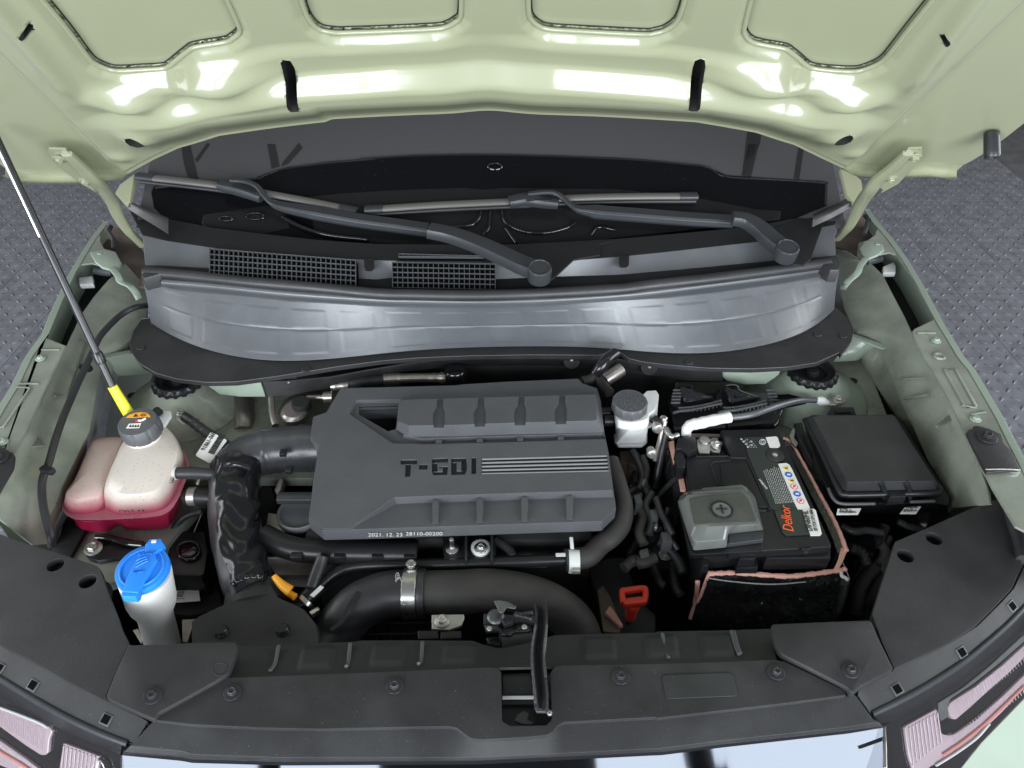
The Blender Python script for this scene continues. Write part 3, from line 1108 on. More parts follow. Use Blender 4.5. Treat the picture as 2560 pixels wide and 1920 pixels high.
# ------------------------------------------------------------------ wipers
def wiper(lab, f_ends, blade, conn, arm, cover, pivot, zb):
    w = thing('wiper', lab, 'wiper', at(*pivot, 1.09), 'windscreen wipers')
    S = GP.off(zb)
    P_ = [at(u, v, S) for u, v in blade]
    tube('blade', P_, 0.0122, 'blade', w, seg=14, res=6, flat=0.42, boxy=3, level=True)
    tube('rubber_edge', [p + Vector((0, -0.004, -0.011)) for p in P_], 0.005, 'rubber', w, seg=8, res=6, flat=0.9, level=True)
    for a, b in ((P_[0], P_[1]), (P_[-1], P_[-2])):
        d = (b - a).normalized()
        tube('end_cap', [a - d * 0.002, a + d * 0.018, a + d * 0.038], 0.0134, 'wiper', w, seg=14, res=2, flat=0.5, boxy=4, level=True)
    Pc = [at(u, v, GP.off(zb + 0.009)) for u, v in conn]
    o = tube('connector', Pc, 0.017, 'wiper', w, seg=16, res=5, flat=0.55, boxy=5, level=True, rfun=lambda k: 0.0165 + 0.003 * math.sin(k * math.pi))
    c0, c1 = Pc[0].lerp(Pc[-1], 0.35) + Vector((0, -0.006, 0.010)), Pc[0].lerp(Pc[-1], 0.85) + Vector((0, -0.006, 0.010))
    tube('latch', [c0, c1], 0.006, 'smooth', o, seg=10, res=0, flat=0.5, boxy=4, level=True)
    Pa = [at(u, v, GP.off(zb + h)) for (u, v), h in arm]
    tube('arm', Pa, 0.008, 'wiper', w, seg=14, res=7, flat=0.6, boxy=9, level=True, angle=30, rfun=lambda k: 0.0065 if k < 0.42 else 0.0065 + 0.0115 * min(1, (k - 0.42) * 4))
    Pd = [at(u, v, z) for (u, v), z in cover]
    tube('arm_head', Pd, 0.02, 'wiper', w, seg=16, res=8, flat=0.62, boxy=8, level=True, angle=30, rfun=lambda k: 0.0182 + 0.0025 * k)
    pv = at(*pivot, 1.112)
    lathe('pivot_cap', pv, [(0.0235, -0.02), (0.0238, 0.006), (0.0225, 0.010), (0.0202, 0.0112), (0.0192, 0.0095), (0.0, 0.0092)][:-1], 'wiper', w, seg=40, axis=(0, -0.25, 1))
    return w


def zarm(pts, hs):
    return list(zip(pts, hs))


wl = O('140,247 270,262 760,318 1150,385 1500,450 1815,515')


def build_wiper(lab, blade, conn, hook, armp, headp, pivot, zs_arm, zs_head):
    return wiper(lab, None, blade, conn, hook + armp, [(p, z) for p, z in zip(headp, zs_head)], pivot, 0.018)


hk = zarm(O('850,278 960,288 1050,325 1110,400 1170,455 1250,482'), (0.016, 0.018, 0.018, 0.016, 0.014, 0.012))
am = zarm(O('1500,530') + U('0,590') + U('280,628 520,662'), (0.012, 0.010, 0.008, 0.004))
build_wiper('long left windscreen wiper, its arm running down to the middle pivot', wl, O('770,312 900,340 1010,372 1100,408'), hk, am,
            U('530,664 700,700 900,770 1100,860 1250,930 1370,975'), U('1380,975')[0], None, (1.128, 1.123, 1.116, 1.108, 1.104, 1.102))
hk = zarm(U('1290,385 1400,372 1490,375 1560,415 1620,470 1680,502 1760,514'), (0.016, 0.018, 0.018, 0.016, 0.014, 0.013, 0.012))
am = zarm(Q('0,525 300,548 650,575 1010,598'), (0.010, 0.008, 0.004, 0.0))
build_wiper('right windscreen wiper, its arm ending at the pivot near the right hinge', U('45,502 180,495 600,468 1200,440 1700,412') + Q('300,402 740,400'), U('1145,445 1280,425 1400,440 1525,455'), hk, am,
            Q('1015,570 1120,590 1220,650 1320,740 1420,815'), Q('1435,815')[0], None, (1.122, 1.118, 1.112, 1.106, 1.102))
# ------------------------------------------------------------------ car body round the bay
body = thing('car_body', 'sage green car body around the engine bay, fenders and strut towers', 'car body', (0, 1.0, 0.4))


def wpoly(xy, z):
    return [Vector((x, y, z)) for x, y in xy]


def wbox(name, x0, x1, y0, y1, z0, z1, m_, parent, bev=0.002, label=None):
    return box(name, ((x0 + x1) / 2, (y0 + y1) / 2, (z0 + z1) / 2), (x1 - x0, y1 - y0, z1 - z0), m_, parent, bev=bev, label=label)


# closed dark underside of the bay
wbox('undertray', -0.78, 0.78, 0.50, 1.36, 0.40, 0.43, 'deep', body)
wbox('bulkhead', -0.60, 0.58, 1.27, 1.30, 0.43, 0.93, 'deep', body)
wbox('inner_wall', -0.82, -0.78, 0.62, 1.36, 0.43, 0.80, 'deep', body)
wbox('inner_wall', 0.78, 0.82, 0.66, 1.36, 0.43, 0.80, 'deep', body)
wbox('front_wall', -0.66, 0.66, 0.46, 0.50, 0.43, 0.72, 'deep', body)
wbox('scuttle_box', -0.62, 0.62, 1.40, 1.75, 0.75, 0.95, 'deep', body)

FZ = 0.98
FRo = R('500,515 522,492 590,595 700,718 830,895 940,1080 1030,1250 1100,1380 1200,1540 1260,1640') + H('1590,205 1700,390 1800,560 1900,760 1966,885 2080,1110 2200,1360 2300,1600')
FRi = H('1900,1400 1720,1100 1680,1020 1620,930 1500,660 1480,610 1390,430 1270,210 1210,123') + R('880,1500 862,1440 880,1420 1015,1355 1030,1335 950,1180 850,1000 790,920 740,850 690,832 600,850 500,890 470,900 440,850 450,760 520,740 575,700 597,640 585,580 540,530')
FLo = D('800,-20 700,110 620,235 540,370 430,600 330,840 200,1020 100,1230 0,1390 -120,1600 -260,1850')
FLi = I('-150,900 10,690 100,450 130,370 190,260') + D('300,1370 400,1150 505,935 490,930 330,865 322,850 520,480 560,370 620,310 700,300 780,320 860,355 930,300 880,210 800,190 770,130 770,60 815,0')
for sgn, fo, fi, lab in ((1, FRo, FRi, None), (-1, FLo, FLi, None)):
    f = plate('fender', fo + fi, FZ, 0.004, 'apron', body)
    e = [at(u, v, FZ + 0.001) for u, v in fo]
    rows = [[p + Vector((-sgn * 0.012, 0, 0.0)) for p in e], [p + Vector((0.0, 0, 0.002)) for p in e], [p + Vector((sgn * 0.007, 0, -0.006)) for p in e],
            [p + Vector((sgn * 0.010, 0, -0.03)) for p in e], [p + Vector((sgn * 0.012, 0, -0.52)) for p in e]]
    sheet('outer_skin', rows, 'mint', f, n=80, m=3, thick=0.0)  # lighter copy of the paint draws the highlight along the fender edge
# pressed ribs, bolts on the fender flange
for f_, a in ((H, '1355,195 1440,190 1600,480 1520,490 1355,195'), (D, '130,1250 235,1260 20,1560 -80,1560'), (H, '1560,540 1670,520'), (H, '1490,470 1600,490'), (D, '150,1225 300,1225'), (D, '320,965 460,965'), (R, '900,1450 1040,1450')):
    tube('pressed_rib', pz(f_, a, FZ + 0.001), 0.0028, 'apron', body, seg=8, res=0, flat=0.6)
for f_, a in ((R, '590,782 1045,1512'), (H, '1592,578'), (D, '772,240 312,1035'), (I, '20,325')):
    for u, v in f_(a):
        bolt(at(u, v, FZ + 0.001), 0.0055, 'mint', body)
lathe('spot_boss', p1(H, '1315,95', FZ), [(0.012, 0), (0.011, 0.003), (0.006, 0.003), (0.005, 0.0015)], 'apron', body)

RA0 = R('360,830 440,880 500,890 560,930 640,1010 700,1130 800,1320 870,1470 930,1600') + H('1206,123 1270,210 1390,430 1480,620 1540,760 1600,900 1650,1010 1690,1130 1705,1230')
RA1 = R('265,800 280,930 300,1080 340,1270 420,1440 593,1536') + H('880,60 960,265 1010,400 1090,580 1220,880 1400,1180 1425,1260')
RA2 = R('230,1200 260,1300 300,1400 380,1480 470,1540') + H('720,150 800,270 900,430 975,530 1090,720 1220,910 1380,1200 1400,1270')
sheet('apron', [(RA0, 0.955), (RA1, [0.92, 0.86]), (RA2, 0.835), ([(u - 14, v + 22) for u, v in RA2], 0.74)], 'apron', body, n=70, m=6, thick=0.003)
LA0 = D('960,300 900,380 840,420 720,560 620,700 560,830 505,950 420,1120 350,1290 250,1500 200,1620') + I('170,300 100,450 10,700 -70,860')
LA1 = D('1120,480 1130,720 1000,900 790,1020 740,1290 690,1590') + I('640,330 480,660 430,800 290,1050 260,1120')
LA2 = D('1150,900 1000,1000 860,1100 800,1330 750,1590') + I('700,330 600,560 520,760 420,960 390,1100')
sheet('apron', [(LA0, 0.955), (LA1, [0.92, 0.86]), (LA2, 0.835), ([(u + 16, v + 22) for u, v in LA2], 0.74)], 'apron', body, n=70, m=6, thick=0.003)
# seams and braces on the aprons
for f_, a, z0, z1, r in ((H, '970,268 1210,262', 0.885, 0.95, 0.003), (H, '1030,420 1230,390', 0.885, 0.94, 0.004), (H, '1300,620 1420,525 1450,545', 0.895, 0.95, 0.007),
                         (D, '420,1320 690,1322', 0.95, 0.875, 0.003), (D, '600,890 740,905', 0.945, 0.905, 0.003), (I, '330,100 560,110', 0.94, 0.88, 0.004),
                         (H, '1240,300 1330,470 1440,660 1520,880 1590,1050', 0.935, 0.925, 0.0035), (D, '700,900 610,1130 520,1330 440,1500 400,1640', 0.935, 0.92, 0.0035)):
    tube('weld_seam', tpx(f_, a, [z0, z1]), r, 'apron', body, seg=8, res=4, flat=0.6)
plate('brace', I('190,250 250,245 345,345 200,360'), 0.94, 0.004, 'apron', body)
plate('brace', H('1400,540 1440,525 1460,560 1300,640 1290,620'), 0.945, 0.004, 'apron', body)
for s_ in (1, -1):
    plate('shelf', wpoly([(s_ * 0.36, 0.98), (s_ * 0.76, 0.98), (s_ * 0.84, 1.60), (s_ * 0.36, 1.50)], 0.832), 0.832, 0.02, 'apron', body)
plate('shelf', wpoly([(-0.80, 0.72), (-0.64, 0.80), (-0.58, 1.0), (-0.80, 1.0)], 0.79), 0.79, 0.02, 'apron', body)


def teeth(k, r, h):
    return 1.0 + (0.05 if (k % 4) < 2 and h < 0.012 else 0.0)


for f_, c_ in ((H, '345,205'), (D, '1362,1192')):
    c0 = p1(f_, c_, 0.897)
    t = lathe('strut_tower', Vector((c0.x, c0.y, 0.832)), [(0.128, 0.0), (0.120, 0.006), (0.098, 0.018), (0.084, 0.028), (0.080, 0.034), (0.066, 0.040), (0.056, 0.052), (0.05, 0.056)], 'mint' if f_ is H else 'apron', body, seg=56)
    cp = lathe('strut_cap', c0 - Vector((0, 0, 0.012)), [(0.050, 0.0), (0.050, 0.010), (0.047, 0.016), (0.043, 0.017), (0.040, 0.013), (0.030, 0.012), (0.028, 0.006), (0.012, 0.006), (0.012, 0.014), (0.007, 0.016)], 'smooth', t, seg=72, rfun=teeth)
# cross member ends under the ledge, the sage paint tinted mint for shade
sheet('cross_member', [(S_('560,770 760,764 970,756'), 0.915), (S_('610,790 780,790 985,800'), 0.90), (S_('690,845 830,862 1005,862'), 0.878)], 'mint', body, n=30, m=4, curve=True)
sheet('cross_member', [(T('1370,410 1560,412 1800,408'), 0.915), (T('1390,440 1560,450 1780,440'), 0.90), (T('1430,475 1560,502 1700,496'), 0.878)], 'mint', body, n=30, m=4, curve=True)
sheet('cross_member', [(D('800,1028 900,1008 1010,990'), 0.90), (D('905,1168 1000,1165 1180,1155'), 0.848)], 'mint', body, n=20, m=4)
sheet('cross_member', [(R('395,1470 520,1520 650,1545'), 0.90), (H('500,138 680,128 760,90'), 0.852)], 'mint', body, n=20, m=4)
plate('gusset', R('395,1450 520,1490 640,1530 712,1520 708,1555 640,1572 395,1480'), 0.905, 0.004, 'mint', body, bev=0.002)
plate('gusset', D('790,1000 1000,965 1005,995 800,1035'), 0.905, 0.004, 'mint', body, bev=0.002)
for f_, txt, r in ((H, '655,282', 0.009), (D, '1015,1317', 0.010)):
    lathe('plug_hole', p1(f_, txt, 0.8345), [(r, 0), (r, 0.001), (r * 0.8, 0.0012)], 'deep', body, seg=20)
# screen pillars
for f_, txt in ((C, '1085,1035 1160,1060 1215,1105 1225,1185 1175,1255 1125,1195'), (A, '735,1130 830,1062 815,1150 800,1240 765,1255 705,1185')):
    p = plate('screen_pillar', f_(txt), GP.off(0.014), 0.012, 'paint', body, bev=0.004)
# hinge brackets
for f_, txt, zz in ((D, '860,340 905,395 925,440 1000,480 1040,525 1068,578', (0.985, 0.985, 0.98, 0.965, 0.955, 0.94)), (R, '505,880 465,930 440,990 380,1045 345,1085 330,1112', (0.985, 0.985, 0.98, 0.965, 0.955, 0.94))):
    tube('hinge_bracket', tpx(f_, txt, zz), 0.0075, 'mint', body, seg=10, res=5, flat=0.4, boxy=4, level=True)
plate('hinge_bracket', D('690,215 800,190 890,215 935,300 910,330 860,350 780,330 730,290'), FZ + 0.006, 0.006, 'mint', body, bev=0.003)
plate('hinge_bracket', R('455,800 500,740 560,740 640,770 650,810 600,850 510,885 480,850'), FZ + 0.006, 0.006, 'mint', body, bev=0.003)
plate('hinge_pocket', D('770,40 850,10 1000,60 1120,240 1110,480 1000,480 930,300 800,190'), 0.93, 0.01, 'rust', body)
plate('hinge_pocket', R('270,780 300,600 500,530 600,600 590,700 480,860 440,860'), 0.93, 0.01, 'rust', body)
tube('wire_loom', tpx(D, '850,20 835,60 870,120 875,190', 0.975), 0.006, 'rubber', body, seg=8)
tube('wire_loom', tpx(R, '500,550 525,580 510,640 490,690', 0.975), 0.006, 'rubber', body, seg=8)
plate('cavity_shade', D('330,840 600,300 870,340 860,400 520,960'), 0.90, 0.01, 'deep', body)  # black sheets paint the shade inside the fender openings
plate('cavity_shade', R('740,830 1050,1330 880,1470 480,900'), 0.90, 0.01, 'deep', body)
for f_, q, t in ((D, '605,410 708,398 716,458 610,462', '735,358 790,368 865,375'), (R, '640,940 720,905 738,940 735,985 640,988', '620,880 560,895 510,905')):
    plate('clip', f_(q), 0.955, 0.012, 'white', body, bev=0.002)
    tube('drain_tube', tpx(f_, t, 0.955), 0.0095, 'cowl', body, seg=12, res=4)
# black headlamp brackets on the fender fronts
hb = plate('lamp_bracket', H('1525,680 1545,655 1585,650 1580,630 1610,625 1700,650 1790,690 1815,760 1870,820 1945,965 1680,985 1600,830 1560,760'), FZ + 0.007, 0.005, 'rubber', body, bev=0.002)
bolt(p1(H, '1680,715', FZ + 0.008), 0.008, 'blackmetal', hb, washer=2.1)
sheet('lamp_bracket', [(H('1672,965 1800,962 1942,968'), FZ + 0.008), (H('1685,1000 1800,1000 1938,1000'), FZ - 0.006), (H('1690,1030 1760,1080 1860,1200'), FZ - 0.05)], 'zinc', body, n=10, m=4, thick=0.002)
hb = plate('lamp_bracket', I('-200,600 -60,340 40,370 50,395 95,400 112,430 100,520 0,690 -100,900'), FZ + 0.007, 0.005, 'rubber', body, bev=0.002)
bolt(p1(I, '-10,440', FZ + 0.008), 0.008, 'blackmetal', hb, washer=2.1)

# ------------------------------------------------------------------ prop rod
rod = thing('hood_prop_rod', 'slender hood prop rod with bright yellow grip standing at the left', 'prop rod', p1(D, '985,1445', 0.93))
b0, b1, b2 = p1(D, '985,1450', 0.945), p1(D, '862,1245', 1.0), p1(D, '590,660', 1.155)
top = at(-13, 338, HP.off(0.006))
d_ = (top - b1).normalized()
tube('shaft', [b1, b1.lerp(top, 0.33), b1.lerp(top, 0.66), top], 0.0066, 'rod', rod, seg=14, res=4)
tube('bright_shaft', [b1.lerp(top, 0.62) + Vector((-0.0020, -0.001, 0.0018)), top + Vector((-0.0016, -0.001, 0.0015))], 0.0054, 'chrome', rod, seg=12, res=0)
tube('grip', [b0, b0.lerp(b1, 0.45), b1], 0.0115, 'yellow', rod, seg=18, res=6, rfun=lambda w: 0.0102 - 0.0018 * w)
lathe('collar', b1 + d_ * 0.045, [(0.0085, 0), (0.0095, 0.004), (0.0095, 0.018), (0.0085, 0.022)], 'rod', rod, axis=d_, seg=16)

# ------------------------------------------------------------------ engine cover
ec = thing('engine_cover', 'charcoal plastic engine cover with recessed lettering and five stripes', 'engine cover', p1(F, '300,1100', 0.85))
full = E('870,620 970,585 1080,400 1400,393 1966,378') + F('370,370 700,350 1245,327 1262,345 1275,362 1390,400 1420,500 1440,700 1480,900 1500,1060 1536,1320 1432,1422 900,1440 0,1470') + E('1400,1480 940,1492 832,1405 850,1290 872,1100 912,850 845,780')
Z0, Z1 = 0.912, 0.930
hole = E('1215,515 1528,505 1520,600 1500,690 1440,708 1217,580')
hz = cutter(hole, Z1, 0.05, 0.09)
base = plate_mesh('shell', [at(u, v, Z0) for u, v in full], 0.025)
sh = link('shell', carve(base, [hz]), 'cover', ec)
up_t = E('872,622 972,587 1082,402 1400,395 1964,380') + F('370,372 700,352 1243,330 1262,348 1275,364 1386,402 1416,500 1436,700 1476,900 1496,1060 1508,1185 900,1203 0,1232') + E('1492,1240 1150,1478 1000,1480 945,1480 838,1396 852,1290 874,1100 914,850 847,780')
up_b = E('872,622 972,587 1082,402 1400,395 1964,380') + F('370,372 700,352 1243,330 1262,348 1275,364 1386,402 1416,500 1436,700 1476,900 1496,1060 1522,1250 900,1266 0,1296') + E('1512,1302 1170,1488 1000,1489 942,1489 834,1402 852,1290 874,1100 914,850 847,780')
bm = bmesh.new()
rt, rb = [bm.verts.new(at(u, v, Z1)) for u, v in up_t], [bm.verts.new(at(u, v, Z0 - 0.004)) for u, v in up_b]
bm.faces.new(rt)
bm.faces.new(rb[::-1])
for i in range(len(rt)):
    bm.faces.new((rt[i], rb[i], rb[(i + 1) % len(rt)], rt[(i + 1) % len(rt)]))
cuts = [hz]
# groove below the coil block and round the opening
cuts.append(cutter(E('1150,590 1195,500 1215,492 1530,488 1560,760 1700,790') + F('300,780 1440,748 1462,790 700,815 0,833') + E('1700,828 1480,824 1150,600'), Z1, 0.01, 0.008))
# letters T-GDI as recessed strokes, and the recess of the stripes
glyph = [(E, ('1540,950 1667,948 1667,985 1540,987', '1578,985 1622,984 1614,1080 1574,1081')), (E, ('1682,985 1748,983 1748,1025 1682,1027',)),
         (F, ('122,940 245,935 245,972 122,976', '122,976 165,975 165,1040 122,1042', '122,1042 243,1038 240,1066 135,1070', '205,1005 245,1003 243,1038 205,1040', '178,1003 245,1001 245,1014 178,1016')),
         (F, ('270,938 385,935 388,965 270,970', '270,970 312,969 312,1035 270,1036', '270,1036 388,1033 375,1064 270,1068', '348,966 390,965 390,1033 348,1034')), (F, ('426,932 462,931 462,1058 426,1060',))]
for f_, st_ in glyph:
    for s_ in st_:
        cuts.append(cutter(f_(s_), Z1, 0.004, 0.003))
cuts.append(cutter(F('503,938 1466,908 1480,1040 505,1060'), Z1, 0.004, 0.0022))
me = tomesh('main_plateau', bm, angle=30)
for c in cuts:
    me = carve(me, [c])
link('main_plateau', me, 'cover', ec)
floor_ = plate('groove_floor', E('1150,588 1195,498 1530,485 1560,760') + F('300,775 1440,745 1462,792 0,835') + E('1480,826'), Z1 - 0.0085, 0.004, 'smooth', ec, cuts=[hz])
plate('stripe_bed', F('504,940 1466,910 1480,1039 506,1059'), Z1 - 0.0018, 0.001, 'recess', ec)
for k in range(5):
    w = k / 4
    ya, yb = 944 + w * (1056 - 944), 918 + w * (1034 - 918)
    a_, b_ = p1(F, f'506,{ya:.1f}', Z1 + 0.0004), p1(F, f'{1466 + 13 * w:.1f},{yb:.1f}', Z1 + 0.0004)
    dy = Vector((0, 0.0011, 0))
    o = plate('stripe', [a_ - dy, b_ - dy, b_ + dy, a_ + dy], Z1, 0.003, 'silver', ec)
for f_, st_ in glyph:
    for s_ in st_:
        plate('letter_shade', f_(s_), Z1 - 0.0026, 0.002, 'recess', ec)  # darker plates paint the shade in the recessed strokes
# light strips painting a highlight on the lower edge of the letters
for f_, st_ in ((E, ('1540,987 1667,985', '1574,1082 1614,1081', '1682,1027 1748,1025')), (F, ('135,1071 240,1067', '270,1069 375,1065', '426,1061 462,1059', '178,1003 245,1001', '300,968 350,966', '150,972 240,968'))):
    for s_ in st_:
        a_, b_ = pz(f_, s_, Z1 - 0.0006)
        plate('letter_highlight', [a_ - Vector((0, .0009, 0)), b_ - Vector((0, .0009, 0)), b_ + Vector((0, .0009, 0)), a_ + Vector((0, .0009, 0))], Z1, 0.001, 'cowl', ec)
# raised coil block with keystone notches
ZB = 0.958
cb_b = E('1530,492 1505,715 1600,782 1966,778') + F('700,765 1440,750 1446,735 1420,500 1385,440 900,458')
cb_t = E('1532,490 1520,655 1605,688 1966,683') + F('700,668 1372,650 1388,640 1388,520 1380,447 900,462')
bm = bmesh.new()
rb = [bm.verts.new(at(u, v, Z1 - 0.003)) for u, v in cb_b]
rt = [bm.verts.new(at(u, v, ZB)) for u, v in cb_t]
k_ = len(rt)
bm.faces.new(rt)
bm.faces.new(rb[::-1])
for i in range(k_):
    bm.faces.new((rt[i], rb[i], rb[(i + 1) % k_], rt[(i + 1) % k_]))
me = tomesh('coil_block', bm, angle=25)
for x0, dy in ((175, 18), (490, 10), (800, 2), (1113, -6)):
    # notch = channel in the top + wide pocket through the front bevel
    me = carve(me, [cutter(F(f'{x0 - 12},{430 + dy} {x0 + 34},{428 + dy} {x0 + 34},{520 + dy} {x0 + 46},{560 + dy} {x0 + 46},{650 + dy} {x0 + 22},{705 + dy} {x0 - 22},{706 + dy} {x0 - 46},{651 + dy} {x0 - 46},{560 + dy} {x0 - 16},{520 + dy}'), ZB, 0.02, 0.007)])
    link('tab', plate_mesh('tab', [at(u, v, Z1 - 0.001) for u, v in F(f'{x0 - 26},{770 + dy} {x0 + 26},{769 + dy} {x0 + 22},{806 + dy} {x0 - 24},{807 + dy}')], 0.008, bev=0.001), 'cover', ec)
link('coil_block', me, 'cover', ec)
# four ribs on the lower step
for x0, dy in ((150, 20), (490, 10), (833, 0), (1178, -12)):
    q = F(f'{x0 - 30},{1262 + dy} {x0 - 16},{1233 + dy} {x0 + 16},{1232 + dy} {x0 + 32},{1260 + dy} {x0 + 24},{1395 + dy} {x0 + 30},{1423 + dy} {x0 - 32},{1425 + dy} {x0 - 24},{1396 + dy}')
    loft('rib', [(q, Z0 - 0.001), ([(a + (ctrx - a) * 0.25, b) for (a, b), ctrx in zip(q, [1040 + x0 / 3.072] * 8)], Z0 + 0.011)], 'cover', ec, n=32)
tp = p1(E, '1292,1532', Z0 - 0.012)
text('part_number', '2021. 12. 23', tp + Vector((0, -0.002, 0)), (1, 0.005, 0), (0, -0.8, 0.6), 0.0085, 'pale', ec, sx=1.35)
text('part_number', '28110-00200', p1(E, '1580,1524', Z0 - 0.012) + Vector((0, -0.002, 0)), (1, 0.005, 0), (0, -0.8, 0.6), 0.0085, 'pale', ec, sx=1.35)
for u, v in F('1450,590 1470,650'):
    tube('hose_stub', [at(u - 8, v, 0.9), at(u + 14, v, 0.9)], 0.011, 'smooth', ec, seg=14, res=0)

# ------------------------------------------------------------------ engine below the cover
eng = thing('engine', 'dark engine with metal castings and pipes under the charcoal cover', 'engine', (-0.08, 1.0, 0.5))
wbox('block', -0.36, 0.14, 0.82, 1.20, 0.50, 0.85, 'deep', eng, bev=0.01)
sheet('casting', [(K('560,50 800,52 1130,70'), 0.83), (K('600,110 800,112 1150,100'), 0.80), (K('640,170 820,175 1050,180'), 0.81), (K('700,260 860,270 950,280'), 0.76)], 'cast', eng, n=40, m=5)
plate('casting', F('600,1505 1050,1500 1048,1700 620,1700'), 0.79, 0.05, 'cast', eng, bev=0.006)
plate('casting', F('830,1560 1000,1540 1010,1700 830,1700'), 0.805, 0.03, 'cast', eng, bev=0.006)
bolt(p1(F, '855,1638', 0.806), 0.012, 'cast', eng)
tube('stub_pipe', tpx(F, '960,1530 1065,1520', 0.83), 0.010, 'pipe', eng, seg=14, res=2)
loft('heat_shield', [(E('590,600 640,500 720,455 830,440 850,560 790,670 640,690'), 0.845), (E('600,590 660,505 730,470 822,455 838,560 770,650 650,655'), 0.875), (E('640,580 680,520 740,490 810,475 815,555 750,620 670,620'), 0.882)], 'pipe', eng, n=40, smooth=True)
lathe('plug', p1(E, '780,535', 0.882), [(0.019, -0.005), (0.019, 0.008), (0.017, 0.011)], 'deep', eng, seg=24)
tube('vacuum_pipe', tpx(E, '548,470 552,560 565,640 580,690', 0.88), 0.0068, 'pipe', eng, seg=12)
tube('short_pipe', tpx(E, '820,472 960,470', 0.875), 0.006, 'pipe', eng, seg=12, res=2)
tube('short_pipe', tpx(E, '950,470 1020,468', 0.875), 0.012, 'pipe', eng, seg=12, res=2)
tube('coolant_pipe', tpx(E, '1130,360 1250,352 1410,340', 0.885), 0.0125, 'rubber', eng, seg=14)
tube('coolant_pipe', tpx(E, '1405,332 1560,325 1700,322 1890,322', 0.885), 0.013, 'pipe', eng, seg=20, res=10, rfun=lambda w: 0.0105 + 0.0022 * (w < 0.28) * (0.4 + 0.6 * abs(math.sin(w * 46))) + 0.0025 * (w > 0.93) + 0.001 * (0.78 < w < 0.93) * math.sin(w * 220))
tube('elbow_pipe', tpx(E, '1005,385 1140,375', 0.885), 0.011, 'pipe', eng, seg=14, res=6, rfun=lambda w: 0.009 + 0.002 * abs(math.sin(w * 12)))
lathe('sensor', p1(F, '300,275', 0.90), [(0.024, -0.02), (0.024, 0.0), (0.02, 0.006), (0.01, 0.007)], 'gloss', eng, seg=24)
tube('bracket_pipe', tpx(E, '330,500 340,580 350,680 340,740', [0.83, 0.82]), 0.022, 'pipe', eng, seg=16)
tube('exhaust_pipe', tpx(T, '585,470 640,435 700,395', [0.90, 0.91]), 0.0145, 'pipe', eng, seg=18)
tube('wire_bundle', tpx(T, '525,425 560,380 600,330 660,285', [0.93, 0.945, 0.955, 0.955]), 0.012, 'sleeve', eng, seg=12)
tube('wire_bundle', tpx(T, '430,480 480,470 530,450 580,520 620,560', 0.90), 0.011, 'felt', eng, seg=12)
plate('casting', E('520,1350 640,1372 668,1560 500,1480'), 0.82, 0.05, 'cast', eng, bev=0.005)
plate('casting', E('570,1180 610,1090 640,1100 620,1180 590,1220'), 0.84, 0.02, 'cast', eng, bev=0.003)
of = lathe('oil_filler', p1(E, '780,1390', 0.84), [(0.036, -0.06), (0.036, 0.0), (0.041, 0.004), (0.041, 0.014), (0.039, 0.017), (0.035, 0.015), (0.033, 0.010)], 'cover', eng, seg=40, label='dark oil filler neck with grey rim')
tube('filler_rim', [p1(E, '600,1245', 0.875), p1(E, '780,1245', 0.875), p1(E, '900,1245', 0.875)], 0.010, 'wiper', eng, seg=10, flat=0.8, boxy=4)
tube('fuel_rail', [at(660, 1340, 0.84), at(720, 1368, 0.84), at(800, 1380, 0.84), at(1045, 1384, 0.84)], 0.021, 'smooth', eng, seg=18)
for u in (742, 850, 945, 1025):
    box('rail_clip', at(u, 1392, 0.85), (0.020, 0.012, 0.012), 'smooth', eng, bev=0.002)
plate('stud_bracket', [(1105, 1336), (1140, 1330), (1165, 1335), (1240, 1330), (1240, 1395), (1110, 1398)], 0.855, 0.012, 'smooth', eng, bev=0.002)
for u0, u1 in ((1162, 1168), (1226, 1233)):
    plate('bracket_fin', [(u0, 1328), (u1, 1328), (u1, 1398), (u0, 1398)], 0.868, 0.014, 'blackmetal', eng)
lathe('stud', at(1131, 1374, 0.856), [(0.0115, 0), (0.0115, 0.005), (0.007, 0.007), (0.0042, 0.008), (0.0042, 0.030), (0.003, 0.032)], 'steel', eng, seg=20, axis=(0, -0.1, 1))
lathe('mount_washer', at(1202, 1372, 0.856), [(0.0168, 0), (0.0172, 0.005), (0.0155, 0.007), (0.012, 0.008)], 'white', eng, seg=32)
bolt(at(1202, 1370, 0.867), 0.006, 'steel', eng, washer=1.9)
tube('wire_bundle', tpx(F, '610,1570 660,1600 720,1650 740,1700', 0.85), 0.008, 'rubber', eng, seg=10)
tube('cable_drop', tpx(K, '1005,30 985,90 950,180 915,280', [0.86, 0.84]), 0.010, 'rubber', eng, seg=12)
lathe('bolt_head', p1(K, '1100,75', 0.82), [(0.009, 0), (0.009, 0.006)], 'steel', eng, seg=6)

dip = thing('oil_dipstick', 'yellow orange oil dipstick tab beside the wrinkled duct', 'dipstick', p1(K, '780,340', 0.82))
tube('tab', tpx(K, '625,180 660,220 700,260 755,300', [0.87, 0.85]), 0.007, 'amber', dip, seg=12, rfun=lambda w: 0.0045 + 0.005 * w)
tube('tube', tpx(K, '740,315 790,345', 0.84), 0.006, 'amber', dip, seg=12, res=2)
